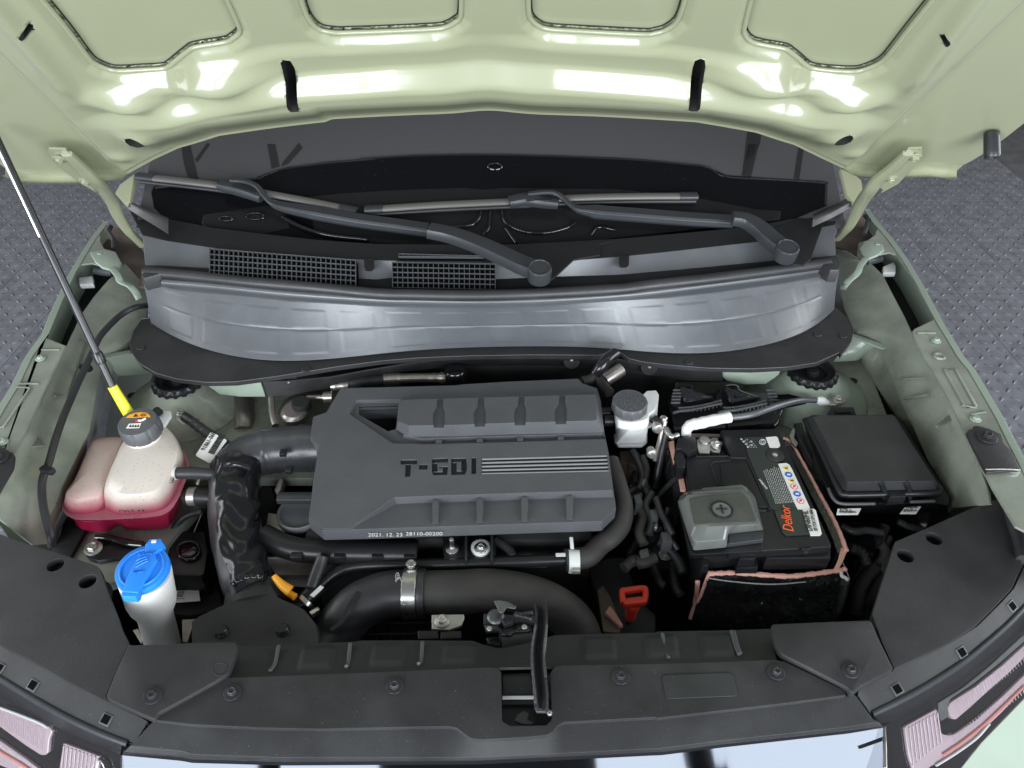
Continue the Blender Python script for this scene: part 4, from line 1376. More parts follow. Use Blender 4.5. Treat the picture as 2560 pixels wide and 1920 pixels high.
# ------------------------------------------------------------------ intake duct with wrinkled sleeve and snorkel
duct = thing('air_intake_duct', 'black air intake elbow with wrinkled vinyl sleeve and flat snorkel', 'air duct', p1(E, '300,1300', 0.75))
ez = 0.862
elb = [at(820, 1118, ez), at(740, 1122, ez), at(672, 1128, ez), at(618, 1146, ez - 0.002), at(588, 1178, ez - 0.004), at(582, 1215, ez - 0.006)]
tube('elbow', elb, 0.042, 'duct', duct, seg=32, res=10, rfun=lambda w: 0.0445 + 0.002 * (0.40 < w < 0.44) + (0.001 if w < 0.2 else 0) - 0.002 * w)
tube('cuff', [at(806, 1119, ez), at(752, 1121, ez)], 0.0462, 'duct', duct, seg=32, res=3)
for a in ('640,895', '685,1025'):
    box('duct_clip', p1(E, a, ez + 0.037) + Vector((0, 0, -0.001)), (0.012, 0.014, 0.008), 'smooth', duct, bev=0.001)
spt = [at(592, 1172, ez), at(585, 1230, ez - 0.004), at(588, 1300, ez - 0.012), at(598, 1380, ez - 0.022), at(620, 1450, ez - 0.03), at(636, 1490, ez - 0.034)]


def wr(w):
    def g(a):
        base = 0.0455 - 0.006 * w
        s = math.sin(w * 38 + 2.6 * math.sin(a * 2 + 0.7) + 1.3 * math.sin(3 * a + w * 9))
        side = 0.12 + 0.88 * max(0, math.cos(a - 2.3))
        return base + 0.0030 * s * side * math.sin(math.pi * min(1, 0.06 + w)) ** 0.5 + 0.0016 * math.sin(5 * a + 17 * w)
    return g


so = tube('sleeve', spt, 0.045, 'sleeve', duct, seg=64, res=26, rfun=wr, angle=70)
so.data.materials.append(MT['vinyl'])
for pl in so.data.polygons:                  # the dusty smooth third on the left of the seam
    if len(pl.vertices) == 4 and math.cos(2 * math.pi * (pl.index % 64) / 64 + 0.35) > 0.30:
        pl.material_index = 1
tube('sleeve_seam', [p + Vector((-0.030, 0, 0.034 - 0.004 * i)) for i, p in enumerate(spt)], 0.0022, 'smooth', duct, seg=6, res=6)
tube('cuff_fold', [at(560, 1165, ez + 0.035), at(590, 1160, ez + 0.045), at(625, 1170, ez + 0.036)], 0.006, 'sleeve', duct, seg=10, res=5)
tube('cuff_fold', tpx(K, '310,255 350,225 420,195 500,190 560,200', 0.865), 0.006, 'sleeve', duct, seg=10, res=6, rfun=lambda w: 0.0055 + 0.0012 * math.sin(w * 40))
loops = [(K('0,545 60,500 190,440 320,380 330,300 340,225 480,195 610,200 640,300 660,360 760,400 860,450 960,560 985,640 985,740 0,740'), 0.83),
         (K('0,535 60,492 190,432 325,372 345,300 370,235 480,205 590,215 630,300 655,352 760,392 860,442 950,552 970,640 970,740 0,740'), 0.858)]
loft('snorkel', loops, 'plastic', duct, n=90)
tube('snorkel_neck', [p1(K, '478,285', 0.832), p1(K, '482,340', 0.833), p1(K, '482,420', 0.833)], 0.04, 'plastic', duct, seg=28, res=8, rfun=lambda w: 0.0455 + 0.004 * w, flat=0.6)
for a in ('228,615', '698,605'):
    lathe('push_clip', p1(K, a, 0.858), [(0.0105, 0), (0.011, 0.002), (0.0095, 0.004), (0.0092, 0.007), (0.0078, 0.0085)], 'smooth', duct, seg=28)

# ------------------------------------------------------------------ hoses in front of the engine
big = thing('intercooler_hose', 'thick black boost hose arching across the front with a silver clamp', 'hose', p1(L, '500,300', 0.78))
ip = [p1(K, '1080,800', 0.74), p1(K, '1090,690', 0.775), p1(K, '1150,560', 0.80), p1(K, '1280,420', 0.82), p1(K, '1480,335', 0.828), p1(K, '1680,318', 0.83), p1(K, '1790,316', 0.83)]
tube('front_hose', ip, 0.041, 'rubber', big, seg=36, res=10, rfun=lambda w: 0.0385 + 0.0012 * (w > 0.93))
op = [p1(L, '170,312', 0.83), p1(L, '420,312', 0.83), p1(L, '700,300', 0.83), p1(L, '950,330', 0.825), p1(L, '1150,400', 0.815), p1(L, '1310,520', 0.795), p1(L, '1380,660', 0.765), p1(L, '1390,800', 0.73)]
tube('moulded_hose', op, 0.039, 'felt', big, seg=36, res=10, rfun=lambda w: 0.0355 + 0.001 * math.sin(w * 9))
cl = p1(K, '1682,318', 0.83)
cb = tube('clamp_band', [cl - Vector((0.011, 0, 0)), cl + Vector((0.011, 0, 0))], 0.0408, 'steel', big, seg=40, res=2)
lathe('clamp_screw', cl + Vector((0, 0.030, 0.034)), [(0.0080, 0), (0.0088, 0.003), (0.0088, 0.006), (0.006, 0.0075), (0.0035, 0.007)], 'steel', cb, axis=(0, 0.1, 1), seg=24)
for k in range(8):
    a = math.radians(70 - k * 5)
    c = cl + Vector((0, -math.cos(a) * 0.0412, math.sin(a) * 0.0412)) + Vector((0, 0.012, 0))
    box('clamp_tooth', c, (0.010, 0.0022, 0.002), 'zinc', cb, rot=(math.radians(k * 5 - 10), 0, 0), bev=0)
tube('wear_mark', [p + Vector((0, 0, 0.0)) for p in pz(K, '1280,310 1200,430 1140,540 1070,600', 0.862)], 0.004, 'smooth', big, seg=8, res=5, flat=0.3)
nv = Vector((0, -0.45, 0.9))
hp = p1(K, '1600,265', 0.868)
text('hose_print', '04960', p1(K, '1598,190', 0.868), (0.03, -1, -0.25), (0, -0.3, 0.95), 0.011, 'pale', big)
text('hose_print', '◇', p1(K, '1555,240', 0.866), (1, 0, 0), (0, -0.4, 0.9), 0.012, 'pale', big)
tube('hose_print', [p1(K, f'{1578 + 15 * math.cos(a):.1f},{187 + 27 * math.sin(a):.1f}', 0.868) for a in np.linspace(0, 6.283, 17)], 0.0006, 'pale', big, seg=5, res=1)
text('hose_print', 'KIA', p1(K, '1572,175', 0.869), (0.03, -1, -0.25), (0, -0.3, 0.95), 0.0055, 'pale', big)

wh = thing('coolant_hose', 'slim black coolant hose running behind the thick boost hose to the right', 'hose', p1(L, '700,90', 0.8))
tube('hose', tpx(K, '780,455 850,385 920,315 1010,230 1110,155 1230,115 1400,100 1700,98 1960,92', [0.81, 0.845]) + tpx(L, '900,72 1150,62 1300,55', 0.848), 0.0165, 'smooth', wh, seg=20, res=8, rfun=lambda w: 0.0125 if w < 0.16 else 0.0105)
tube('joint_collar', [p1(K, '850,395', 0.818), p1(K, '900,340', 0.823), p1(K, '990,255', 0.83)], 0.0142, 'smooth', wh, seg=20, res=4)
tube('upper_hose', tpx(L, '1270,62 1350,52 1450,30', 0.848) + tpx(F, '1420,1600 1500,1545 1570,1460 1595,1370 1590,1280 1565,1180 1530,1060 1495,960', [0.85, 0.872]), 0.022, 'felt', wh, seg=22, res=8, rfun=lambda w: 0.0188 - 0.003 * w)
for a, b, r in (('805,340 960,475', None, 0.021),):
    q0, q1 = p1(K, '868,398', 0.822), p1(K, '893,372', 0.824)
    c_ = tube('spring_clamp', [q0, q1], 0.0160, 'steel', wh, seg=30, res=2)
    box('clamp_ear', p1(K, '945,465', 0.832), (0.016, 0.008, 0.012), 'steel', c_, rot=(0, 0, 0.7), bev=0.002)
plate('paint_mark', K('985,255 1012,268 932,345 905,330'), 0.851, 0.002, 'white', wh)
q0 = p1(L, '1335,70', 0.848)
c_ = tube('spring_clamp', [q0 - Vector((0.009, 0, 0)), q0 + Vector((0.009, 0, 0))], 0.0202, 'white', wh, seg=30, res=2)
box('clamp_ear', q0 + Vector((0.002, -0.022, 0.004)), (0.014, 0.009, 0.009), 'zinc', c_, bev=0.002)
box('clamp_ear', q0 + Vector((-0.003, 0.020, 0.016)), (0.006, 0.028, 0.007), 'white', c_, rot=(0.3, 0, 0.05), bev=0.001)
plate('paint_mark', L('1195,8 1270,6 1272,30 1198,32'), 0.867, 0.002, 'white', wh)

red = thing('gearbox_dipstick', 'red loop handled dipstick between boost hose and battery', 'dipstick', p1(L, '1780,500', 0.74))
hp_ = tpx(L, '1715,400 1705,310 1735,300 1865,283 1885,300 1885,340 1880,365 1860,385', 0.80)
tube('loop_handle', hp_ + [hp_[0]], 0.0052, 'red', red, seg=14, res=4, flat=1.1, boxy=4)
loft('handle_web', [(L('1708,360 1885,335 1880,385 1830,405 1720,408'), 0.794), (L('1708,360 1885,335 1880,380 1830,400 1720,404'), 0.800)], 'red', red, n=24)
tube('stem', [p1(L, '1790,400', 0.792), p1(L, '1775,450', 0.775), p1(L, '1768,500', 0.755)], 0.011, 'red', red, seg=14, res=4, rfun=lambda w: 0.0125 - 0.003 * w)
tube('tube', [p1(L, '1768,500', 0.755), p1(L, '1750,570', 0.72)], 0.005, 'rubber', red, seg=10, res=0)

# dim clutter right of the engine: gearbox parts, harnesses
gb_ = thing('gearbox', 'dark gearbox top with castings, pipes and harness below the reservoir', 'gearbox', (0.25, 0.85, 0.5))
plate('duct_flap', L('1430,100 1600,40 1720,30 1800,240 1900,420 1966,480 1966,640 1600,640 1500,300'), 0.735, 0.02, 'strip', gb_, bev=0.006)
plate('worn_bracket', L('1515,290 1560,255 1620,350 1700,560 1690,620 1560,610'), 0.742, 0.01, 'rust', gb_, bev=0.002)
plate('tan_tab', L('1575,465 1610,410 1640,440 1715,560 1690,570'), 0.755, 0.008, 'foam', gb_, bev=0.002)
plate('casting', F('1565,880 1700,875 1745,930 1750,1000 1680,1010 1570,960'), 0.80, 0.05, 'rust', gb_, bev=0.006)
lathe('bleed_boss', p1(F, '1690,970', 0.815), [(0.016, -0.02), (0.016, 0), (0.013, 0.003), (0.006, 0.005)], 'rust', gb_, seg=24)
plate('connector', F('1640,1140 1700,1120 1740,1150 1745,1280 1690,1290'), 0.79, 0.03, 'zinc', gb_, bev=0.003)
for a in ('1690,1185', '1715,1235'):
    tube('plug_boot', [p1(F, a, 0.80), p1(F, a, 0.80) + Vector((-0.03, -0.02, -0.004))], 0.011, 'rubber', gb_, seg=14, res=0)
tube('harness', tpx(F, '1690,1040 1680,1090 1690,1130', 0.80), 0.008, 'rubber', gb_, seg=12)
tube('harness', tpx(F, '1750,1000 1740,1080 1790,1180 1840,1270', 0.80), 0.007, 'rubber', gb_, seg=12)
tube('harness', tpx(G, '230,1560 300,1440 360,1390 470,1360', 0.78), 0.007, 'blackmetal', gb_, seg=10)
tube('harness', tpx(M, '440,0 480,120 520,230 560,260', 0.76), 0.008, 'rubber', gb_, seg=10)
plate('bracket', G('360,1400 480,1370 560,1420 620,1659 380,1659'), 0.76, 0.02, 'smooth', gb_, bev=0.004)
bolt(p1(G, '500,1560', 0.765), 0.007, 'zinc', gb_)
plate('casting', F('1660,1330 1760,1310 1850,1400 1800,1520 1690,1500'), 0.74, 0.04, 'blackmetal', gb_, bev=0.006)
for a in ('430,1200 520,1300 560,1450', '620,90 640,260 680,330', ):
    tube('harness', tpx(G if a[0] == '4' else M, a, 0.76), 0.008, 'rubber', gb_, seg=12)

# looms, connectors and brackets half seen in the gaps
for q, z0, z1, r, m_ in (('250,760 300,860 330,960 300,1060', .845, .83, .0075, 'rubber'), ('330,800 360,900 345,1020 380,1130', .85, .83, .006, 'felt'), ('400,1080 350,1180 400,1290 380,1400', .84, .82, .007, 'rubber'),
                         ('280,1180 330,1260 300,1380 340,1480', .83, .81, .0085, 'felt'), ('430,1120 470,1240 520,1330 560,1400', .85, .83, .006, 'rubber'), ('180,1660 260,1600 330,1620 420,1580', .80, .80, .010, 'felt'),
                         ('520,1200 500,1300 540,1420 600,1520', .84, .81, .005, 'blackmetal'), ('450,1450 520,1500 600,1600 640,1700', .80, .78, .009, 'rubber')):
    tube('harness', tpx(G, q, [z0, z1]), r, m_, gb_, seg=12, res=10, rfun=lambda w, r=r: r * (1 + 0.08 * math.sin(w * 90)))
for q, z in (('255,1100 310,1085 330,1150 275,1170', .85), ('380,1210 440,1200 450,1270 395,1285', .84), ('470,1380 540,1370 560,1450 480,1460', .83), ('300,1520 370,1500 385,1570 310,1590', .81)):
    plate('connector', G(q), z, 0.03, 'cover', gb_, bev=0.003)
for q, r in (('330,1000 350,1010', .008), ('420,1340 440,1345', .007)):
    t0, t1 = pz(G, q, 0.85)
    tube('plug_boot', [t0, t1], r, 'cowl', gb_, seg=12, res=0)

# air conditioning pipes between reservoir and battery
ac = thing('refrigerant_pipes', 'metal refrigerant pipes with service valves left of the battery', 'pipes', p1(G, '450,800', 0.72))
tube('pipe', tpx(G, '520,590 490,700 465,820 440,940 425,1040', [0.90, 0.80]), 0.0075, 'blackmetal', ac, seg=14)
tube('pipe', tpx(G, '500,530 475,620 450,720 420,840', [0.91, 0.85]), 0.005, 'pipe', ac, seg=14)
tube('pipe', tpx(G, '505,590 545,650 600,640', [0.90, 0.895]), 0.006, 'steel', ac, seg=14)
for q, r in ((('425,555 452,605'), 0.0095), (('470,530 500,510'), 0.008), (('385,745 405,800'), 0.009)):
    t0, t1 = pz(G, q, 0.905)
    tube('service_valve', [t0, t0.lerp(t1, .5), t1], r, 'zinc', ac, seg=16, res=6, rfun=lambda w, r=r: r * (0.8 + 0.25 * (w > .35) - 0.3 * (w > .8)))
lathe('valve_cap', p1(G, '425,530', 0.905), [(0.009, -0.005), (0.009, 0.006), (0.007, 0.009)], 'smooth', ac, axis=(-0.6, 0.5, 0.5), seg=16)
lathe('cap_nut', p1(G, '490,520', 0.912), [(0.007, -0.004), (0.007, 0.005), (0.005, 0.007)], 'steel', ac, seg=6)

# ------------------------------------------------------------------ brake fluid reservoir
br = thing('brake_fluid_reservoir', 'milky white brake fluid reservoir with ribbed black screw cap', 'fluid reservoir', p1(G, '230,680', 0.84))
loft('tank', [(G('100,640 110,700 140,735 320,735 362,700 365,640 330,600 140,600'), 0.850), (G('108,636 116,690 142,722 318,722 354,690 358,640 326,604 144,604'), 0.862)], 'bottle', br, n=48)
c0 = p1(G, '242,560', 0.905)
loft('neck', [([*G('118,560 128,690 150,702 335,696 352,680 368,560 330,470 160,470')], 0.866), (G('112,520 124,560 150,585 250,598 345,580 374,540 374,480 330,400 160,400 112,460'), 0.915),
              (G('116,470 128,505 150,525 240,538 340,522 370,490 372,430 330,370 160,370 116,420'), 0.925)], 'bottle', br, n=60, smooth=True)
loft('rear_chamber', [(G('330,330 330,600 380,585 420,560 440,480 452,330 430,296 360,300'), 0.885), (G('330,330 330,480 380,470 420,440 438,400 452,330 430,296 360,300'), 0.918)], 'bottle', br, n=48)
bc = p1(G, '232,372', 0.955)


def ribs(k, r, h):
    return 1.0 + (0.035 if (k % 8) < 2 and h < -0.002 else 0.0)


cp = lathe('cap', bc, [(0.0325, -0.022), (0.0332, -0.018), (0.0332, -0.005), (0.032, -0.001), (0.030, 0.0), (0.0288, -0.001), (0.001, -0.001)], 'cover', br, axis=(0, -0.03, 1), seg=96, rfun=ribs)
rows_ = []
for r_ in range(10):
    y_ = 0.0235 - r_ * 0.0052
    hw = math.sqrt(max(0, 0.0275 ** 2 - y_ ** 2))
    x_ = -hw
    while x_ < hw - 0.004:
        w_ = random.uniform(0.0014, 0.0036)
        for sub in (0, 0.0020):
            if random.random() < 0.75:
                rows_.append([bc + Vector((x_ + dx, y_ - 0.0003 + sub + dy, -0.001)) for dx, dy in ((0, 0), (w_, 0), (w_, 0.0010), (0, 0.0010))])
        x_ += w_ + 0.0014
join_boxes('raised_text', rows_, 0.0012, (0, 0, 1), 'cowl', cp)

# ------------------------------------------------------------------ engine control unit with two plugs
ecu = thing('engine_control_unit', 'glossy black control unit with two bulging plug covers behind the battery', 'control unit', p1(G, '940,500', 0.80))
loft('case', [(G('505,400 560,590 960,585 1360,550 1390,470 1360,330 1000,330 560,330'), 0.80), (G('520,380 570,560 950,560 1350,520 1380,440 1350,320 1000,310 560,320'), 0.875)], 'smooth', ecu, n=60)
plate('side_rail', G('560,560 970,540 970,580 570,600'), 0.878, 0.02, 'gloss', ecu, bev=0.004)
plate('side_rail', G('980,535 1350,500 1330,540 980,575'), 0.878, 0.02, 'smooth', ecu, bev=0.004)
for dx, ex in ((0, 0), (345, -8)):
    o = loft('plug_cover', [(G(f'{520 + dx},340 {560 + dx},290 {610 + dx},300 {900 + dx},370 {940 + dx},400 {930 + dx},440 {700 + dx},430 {590 + dx},455 {540 + dx},440'), 0.872),
                        (G(f'{545 + dx},335 {580 + dx},290 {620 + dx},300 {890 + dx},365 {920 + dx},390 {910 + dx},405 {700 + dx},405 {600 + dx},430 {560 + dx},410'), 0.892)], 'smooth', ecu, n=60)
    loft('dome', [(G(f'{600 + dx},290 {610 + dx},260 {690 + dx},250 {730 + dx},270 {740 + dx},300 {880 + dx},345 {860 + dx},370 {690 + dx},402 {650 + dx},405 {625 + dx},370'), 0.890),
                  (G(f'{604 + dx},280 {618 + dx},255 {690 + dx},248 {722 + dx},264 {735 + dx},292 {850 + dx},335 {830 + dx},355 {690 + dx},382 {655 + dx},385 {630 + dx},350'), 0.906),
                  (G(f'{620 + dx},278 {630 + dx},262 {690 + dx},256 {710 + dx},268 {725 + dx},298 {800 + dx},328 {790 + dx},340 {690 + dx},362 {662 + dx},362 {640 + dx},335'), 0.910)], 'gloss', o, n=60, smooth=True)
    qs = []
    for k in range(11):
        w = k / 10
        u_, v_ = 620 + dx + w * 300, 445 - w * 42 + 10 * math.sin(w * 3)
        c = p1(G, f'{u_:.0f},{v_:.0f}', 0.892)
        qs.append([c + Vector((a, b, 0)) for a, b in ((-0.0012, -0.008), (0.0012, -0.008), (0.0012, 0.006), (-0.0012, 0.006))])
    join_boxes('ribs', qs, 0.004, (0, 0, 1), 'cover', o)
    tube('rim', pz(G, f'{560 + dx},470 {610 + dx},455 {700 + dx},445 {820 + dx},420 {935 + dx},395', 0.895), 0.003, 'cover', o, seg=8, res=5)
    tube('rim', pz(G, f'{600 + dx},430 {690 + dx},425 {820 + dx},402 {930 + dx},372', 0.895), 0.0025, 'cover', o, seg=8, res=5)
for u_, v0_, v1_ in ((575, 300, 420), (1310, 300, 430)):
    qs = []
    for k in range(5):
        c = p1(G, f'{u_ + (k * 8 if u_ > 1000 else -k * 4 + 20)},{v0_ + k * (v1_ - v0_) / 5:.0f}', 0.905)
        qs.append([c + Vector((a, b, 0)) for a, b in ((-0.009, -0.001), (0.009, -0.001), (0.009, 0.001), (-0.009, 0.001))])
    join_boxes('ribs', qs, 0.004, (0, 0, 1), 'cover', ecu)
for k in range(7):
    tube('taped_wires', tpx(G, f'{1340 - k * 3},{500 + k * 12} {1380 - k * 5},{460 + k * 14} {1390 - k * 6},{420 + k * 12}', 0.87), 0.007, 'sleeve', ecu, seg=8, res=4)
plate('black_bracket', G('1340,325 1450,318 1600,355 1590,372 1450,400 1350,390'), 0.885, 0.01, 'gloss', ecu, bev=0.003)

gc = thing('ground_cable', 'grey ground cable with white taped end curving over the control unit', 'cable', p1(G, '1200,470', 0.88))
tube('white_boot', tpx(G, '660,640 668,590 700,560 760,548 860,525 1000,500', [0.892, 0.905, 0.912, 0.917, 0.92, 0.922]), 0.0125, 'white', gc, seg=16, res=6, rfun=lambda w: 0.009 + 0.002 * math.sin(min(1, w * 1.05) * 2.4) + 0.0005 * math.sin(w * 40))
tube('wire', tpx(G, '990,503 1100,492 1200,470 1330,425 1450,390 1560,370 1680,370', [0.922, 0.924, 0.924, 0.918, 0.908, 0.90, 0.895]), 0.0062, 'cowl', gc, seg=16)
tube('white_end', tpx(G, '1660,368 1700,378 1745,395', [0.896, 0.893, 0.886]), 0.0105, 'white', gc, seg=14, rfun=lambda w: 0.0062 + 0.0034 * math.sin(w * 3.1))
plate('eyelet', G('1740,380 1760,355 1800,350 1850,350 1885,375 1870,392 1800,410 1755,410'), 0.878, 0.004, 'zinc', gc, bev=0.001)
bolt(p1(G, '1823,372', 0.879), 0.0082, 'zinc', gc, washer=1.35)

# ------------------------------------------------------------------ battery
bat = thing('battery', 'black car battery with an orange and white label inside pink edged sleeve', 'battery', p1(G, '1100,1000', 0.70))
BZ, BL = 0.878, 0.896
plate('case', G('600,665 930,655 1372,600 1778,1500 1260,1540 800,1570'), BZ, 0.16, 'smooth', bat, bev=0.003)
lid = G('930,600 1150,595 1368,588 1775,1480 1770,1496 1255,1526 1000,1545 800,1300 690,1060 655,815 725,805 740,798 990,795 1020,805 1000,790')
plate('lid', lid, BL, 0.016, 'smooth', bat, bev=0.003)
tube('lid_groove', pz(G, '740,805 980,800 1005,830 1000,835 870,845 850,870 905,1020', BL + 0.0005), 0.0016, 'deep', bat, seg=6, res=0)
tube('lid_groove', pz(G, '1005,812 1120,815 1140,840 1300,1220 1270,1222 1215,1215', BL + 0.0005), 0.0022, 'deep', bat, seg=6, res=0)
plate('lid_ridge', G('925,870 990,850 1110,845 1130,860 1285,1190 1215,1192 1170,1060 1000,1025 940,1025'), BL + 0.003, 0.004, 'smooth', bat, bev=0.001)
plate('front_step', G('1262,1528 1770,1497 1772,1580 1280,1585'), 0.880, 0.03, 'smooth', bat, bev=0.002)
plate('vent_notch', G('1545,1505 1620,1500 1622,1518 1548,1522'), BL + 0.002, 0.004, 'smooth', bat)
lathe('vent_hole', p1(G, '1580,1527', BL - 0.006), [(0.004, 0), (0.004, 0.003)], 'deep', bat, axis=(0, -1, 0.4), seg=12)
# labels on the lid, flat print
LZ = BL + 0.0012
lab = plate('black_label', G('1105,655 1280,650 1370,862 1520,1215 1360,1225 1310,1200 1140,800'), LZ, 0.001, 'blackgreen', bat)
plate('white_patch', G('1272,655 1350,647 1365,655 1385,720 1370,733 1305,735'), LZ + 0.0005, 0.001, 'paper', bat, round_=0.002)
for k in range(4):
    text('small_print', ('● ▲ ■ ●', '◌ ▪ ▫ ▪', '▪ ● ▫ ▪', '◦ ▪ ▪ ●')[k], p1(G, f'{1150 + k * 20},{735}', LZ), (-0.35, 1, 0), (0, 0, 1), 0.006, 'pale', bat)
tube('ring_mark', pz(G, ' '.join(f'{1248 + 24 * math.cos(a):.1f},{690 + 20 * math.sin(a):.1f}' for a in np.linspace(0, 6.283, 13)), LZ + 0.0008), 0.0010, 'pale', bat, seg=5, res=1)
tube('ring_mark', pz(G, ' '.join(f'{1248 + 12 * math.cos(a):.1f},{690 + 10 * math.sin(a):.1f}' for a in np.linspace(0, 6.283, 13)), LZ + 0.0008), 0.0008, 'pale', bat, seg=5, res=1)
lathe('round_eye', p1(G, '1345,795', BL + 0.001), [(0.016, 0), (0.016, 0.0016), (0.0145, 0.0024), (0.0095, 0.002), (0.009, 0.003), (0.006, 0.0026), (0.0045, 0.0016)], 'rubber', bat, seg=36)
lathe('sight_glass', p1(G, '1345,795', BL + 0.0016), [(0.005, 0), (0.005, 0.0012)], 'pale', bat, seg=20)
a0, a1 = p1(G, '1330,1165', LZ), p1(G, '1230,880', LZ)
qs = []
for k in range(13):
    u0, v0_ = 1352 + k * 12, 1165 - k * 1.0
    u1, v1_ = u0 - 100 + k * 2.0, 900 - k * 3
    x_ = 0.0
    while x_ < 0.95:
        w_ = random.uniform(0.02, 0.07)
        pa = [p1(G, f'{u0 + (u1 - u0) * q:.1f},{v0_ + (v1_ - v0_) * q:.1f}', LZ) for q in (x_, min(1, x_ + w_))]
        qs.append([pa[0] + Vector((-.0006, 0, 0)), pa[0] + Vector((.0006, 0, 0)), pa[1] + Vector((.0006, 0, 0)), pa[1] + Vector((-.0006, 0, 0))])
        x_ += w_ + 0.022
join_boxes('warning_text', qs, 0.0005, (0, 0, 1), 'pale', bat)
text('small_print', 'CAUTION', p1(G, '1290,1052', LZ), (-0.32, 1, 0), (0, 0, 1), 0.0055, 'paper', bat)
ws_ = plate('warning_strip', G('1368,858 1430,852 1455,866 1475,900 1612,1195 1608,1210 1522,1214 1500,1170'), LZ + 0.0006, 0.001, 'paper', bat)
dirx = (p1(G, '1540,1145', LZ) - p1(G, '1430,895', LZ)).normalized()
for k, (cx, cy, kd) in enumerate(((1430, 893, 't'), (1449, 941, 'b'), (1474, 988, 't'), (1491, 1034, 'r'), (1514, 1089, 'b'), (1540, 1144, 'r'))):
    c = p1(G, f'{cx},{cy}', LZ + 0.0012)
    if kd == 't':
        tri = [c + Vector((0.0075 * math.cos(a), 0.0075 * math.sin(a), 0)) for a in (2.9, 2.9 + 2.094, 2.9 + 4.189)]
        o = plate('hazard_symbol', tri, LZ, 0.0006, 'yellowink', ws_)
        plate('symbol_mark', [c + Vector(p) * 0.9 for p in ((-0.003, -0.0012, .0004), (0.003, -0.0012, .0004), (0.003, 0.0012, .0004), (-0.003, 0.0012, .0004))], LZ, 0.0006, 'ink', ws_)
    else:
        lathe('hazard_symbol', c, [(0.0064, -0.0006), (0.0064, 0.0002)], 'blueink' if kd == 'b' else 'redink', ws_, seg=24)
        if kd == 'r':
            lathe('symbol_field', c, [(0.0051, 0), (0.0051, 0.0006)], 'paper', ws_, seg=24)
            plate('symbol_mark', [c + Vector((p[0] * .68, p[1] * .68, p[2])) for p in ((-0.0062, -0.005, .001), (-0.005, -0.0062, .001), (0.0062, 0.005, .001), (0.005, 0.0062, .001))], LZ, 0.0005, 'redink', ws_)
            plate('symbol_mark', [c + Vector((p[0] * .68, p[1] * .68, p[2])) for p in ((-0.003, 0.001, .0008), (0.001, -0.004, .0008), (0.004, 0.002, .0008), (0.0, 0.004, .0008))], LZ, 0.0005, 'ink', ws_)
        else:
            plate('symbol_mark', [c + Vector((p[0] * .68, p[1] * .68, p[2])) for p in ((-0.005, -0.002, .0006), (0.004, -0.003, .0006), (0.005, 0.002, .0006), (-0.003, 0.003, .0006))], LZ, 0.0005, 'paper', ws_)
bl = plate('brand_label', G('1340,1222 1440,1208 1560,1212 1620,1400 1430,1412 1405,1390 1370,1300'), LZ + 0.0012, 0.0012, 'blackgreen', bat)
wl_ = plate('type_label', G('1556,1210 1640,1203 1658,1215 1704,1395 1690,1409 1618,1410 1580,1310'), LZ + 0.0014, 0.0012, 'paper', bat)
up_ = (p1(G, '1432,1210', LZ) - p1(G, '1462,1385', LZ)).normalized()
text('brand_name', 'Delkor', p1(G, '1488,1385', LZ + 0.0018), up_, (0, 0, 1), 0.0245, 'orangeink', bat, sx=0.80, shear=0.22)
text('type_name', 'DIN60HL', p1(G, '1634,1380', LZ + 0.0020), (p1(G, '1600,1240', LZ) - p1(G, '1634,1380', LZ)), (0, 0, 1), 0.0145, 'ink', bat, sx=0.78)
text('type_name', '525 CCA | 12V | 60Ah', p1(G, '1672,1378', LZ + 0.0020), (p1(G, '1632,1215', LZ) - p1(G, '1672,1378', LZ)), (0, 0, 1), 0.0082, 'ink', bat, sx=0.62)
# terminal
neg = lathe('terminal', p1(G, '800,690', 0.884), [(0.011, -0.006), (0.011, 0.004), (0.0098, 0.006), (0.007, 0.0062)], 'zinc', bat, seg=28)
plate('terminal_clamp', G('745,670 800,650 850,665 870,655 905,660 910,680 945,690 920,775 870,770 850,745 840,780 760,775 750,740'), 0.886, 0.012, 'zinc', bat, bev=0.0015)
bolt(p1(G, '890,715', 0.888), 0.0062, 'steel', bat, axis=(0.25, -0.1, 1))
plate('sensor_box', G('600,655 735,642 748,745 680,780 620,740 580,745'), 0.906, 0.03, 'smooth', bat, bev=0.004)
plate('sensor_plug', G('590,760 640,755 660,840 655,885 595,890 580,800'), 0.902, 0.03, 'smooth', bat, bev=0.003)
tube('plug_wire', tpx(G, '632,880 622,930 570,980 500,1050 420,1140', [0.89, 0.88, 0.86, 0.83, 0.80]), 0.0055, 'rubber', bat, seg=10, rfun=lambda w: 0.0052 + 0.0008 * math.sin(w * 120))
tube('plug_wire', tpx(G, '637,875 625,925', [0.893, 0.883]), 0.0035, 'white', bat, seg=8, res=2)
plate('clamp_plate', G('650,625 935,630 930,655 640,655'), 0.880, 0.008, 'rust', bat)

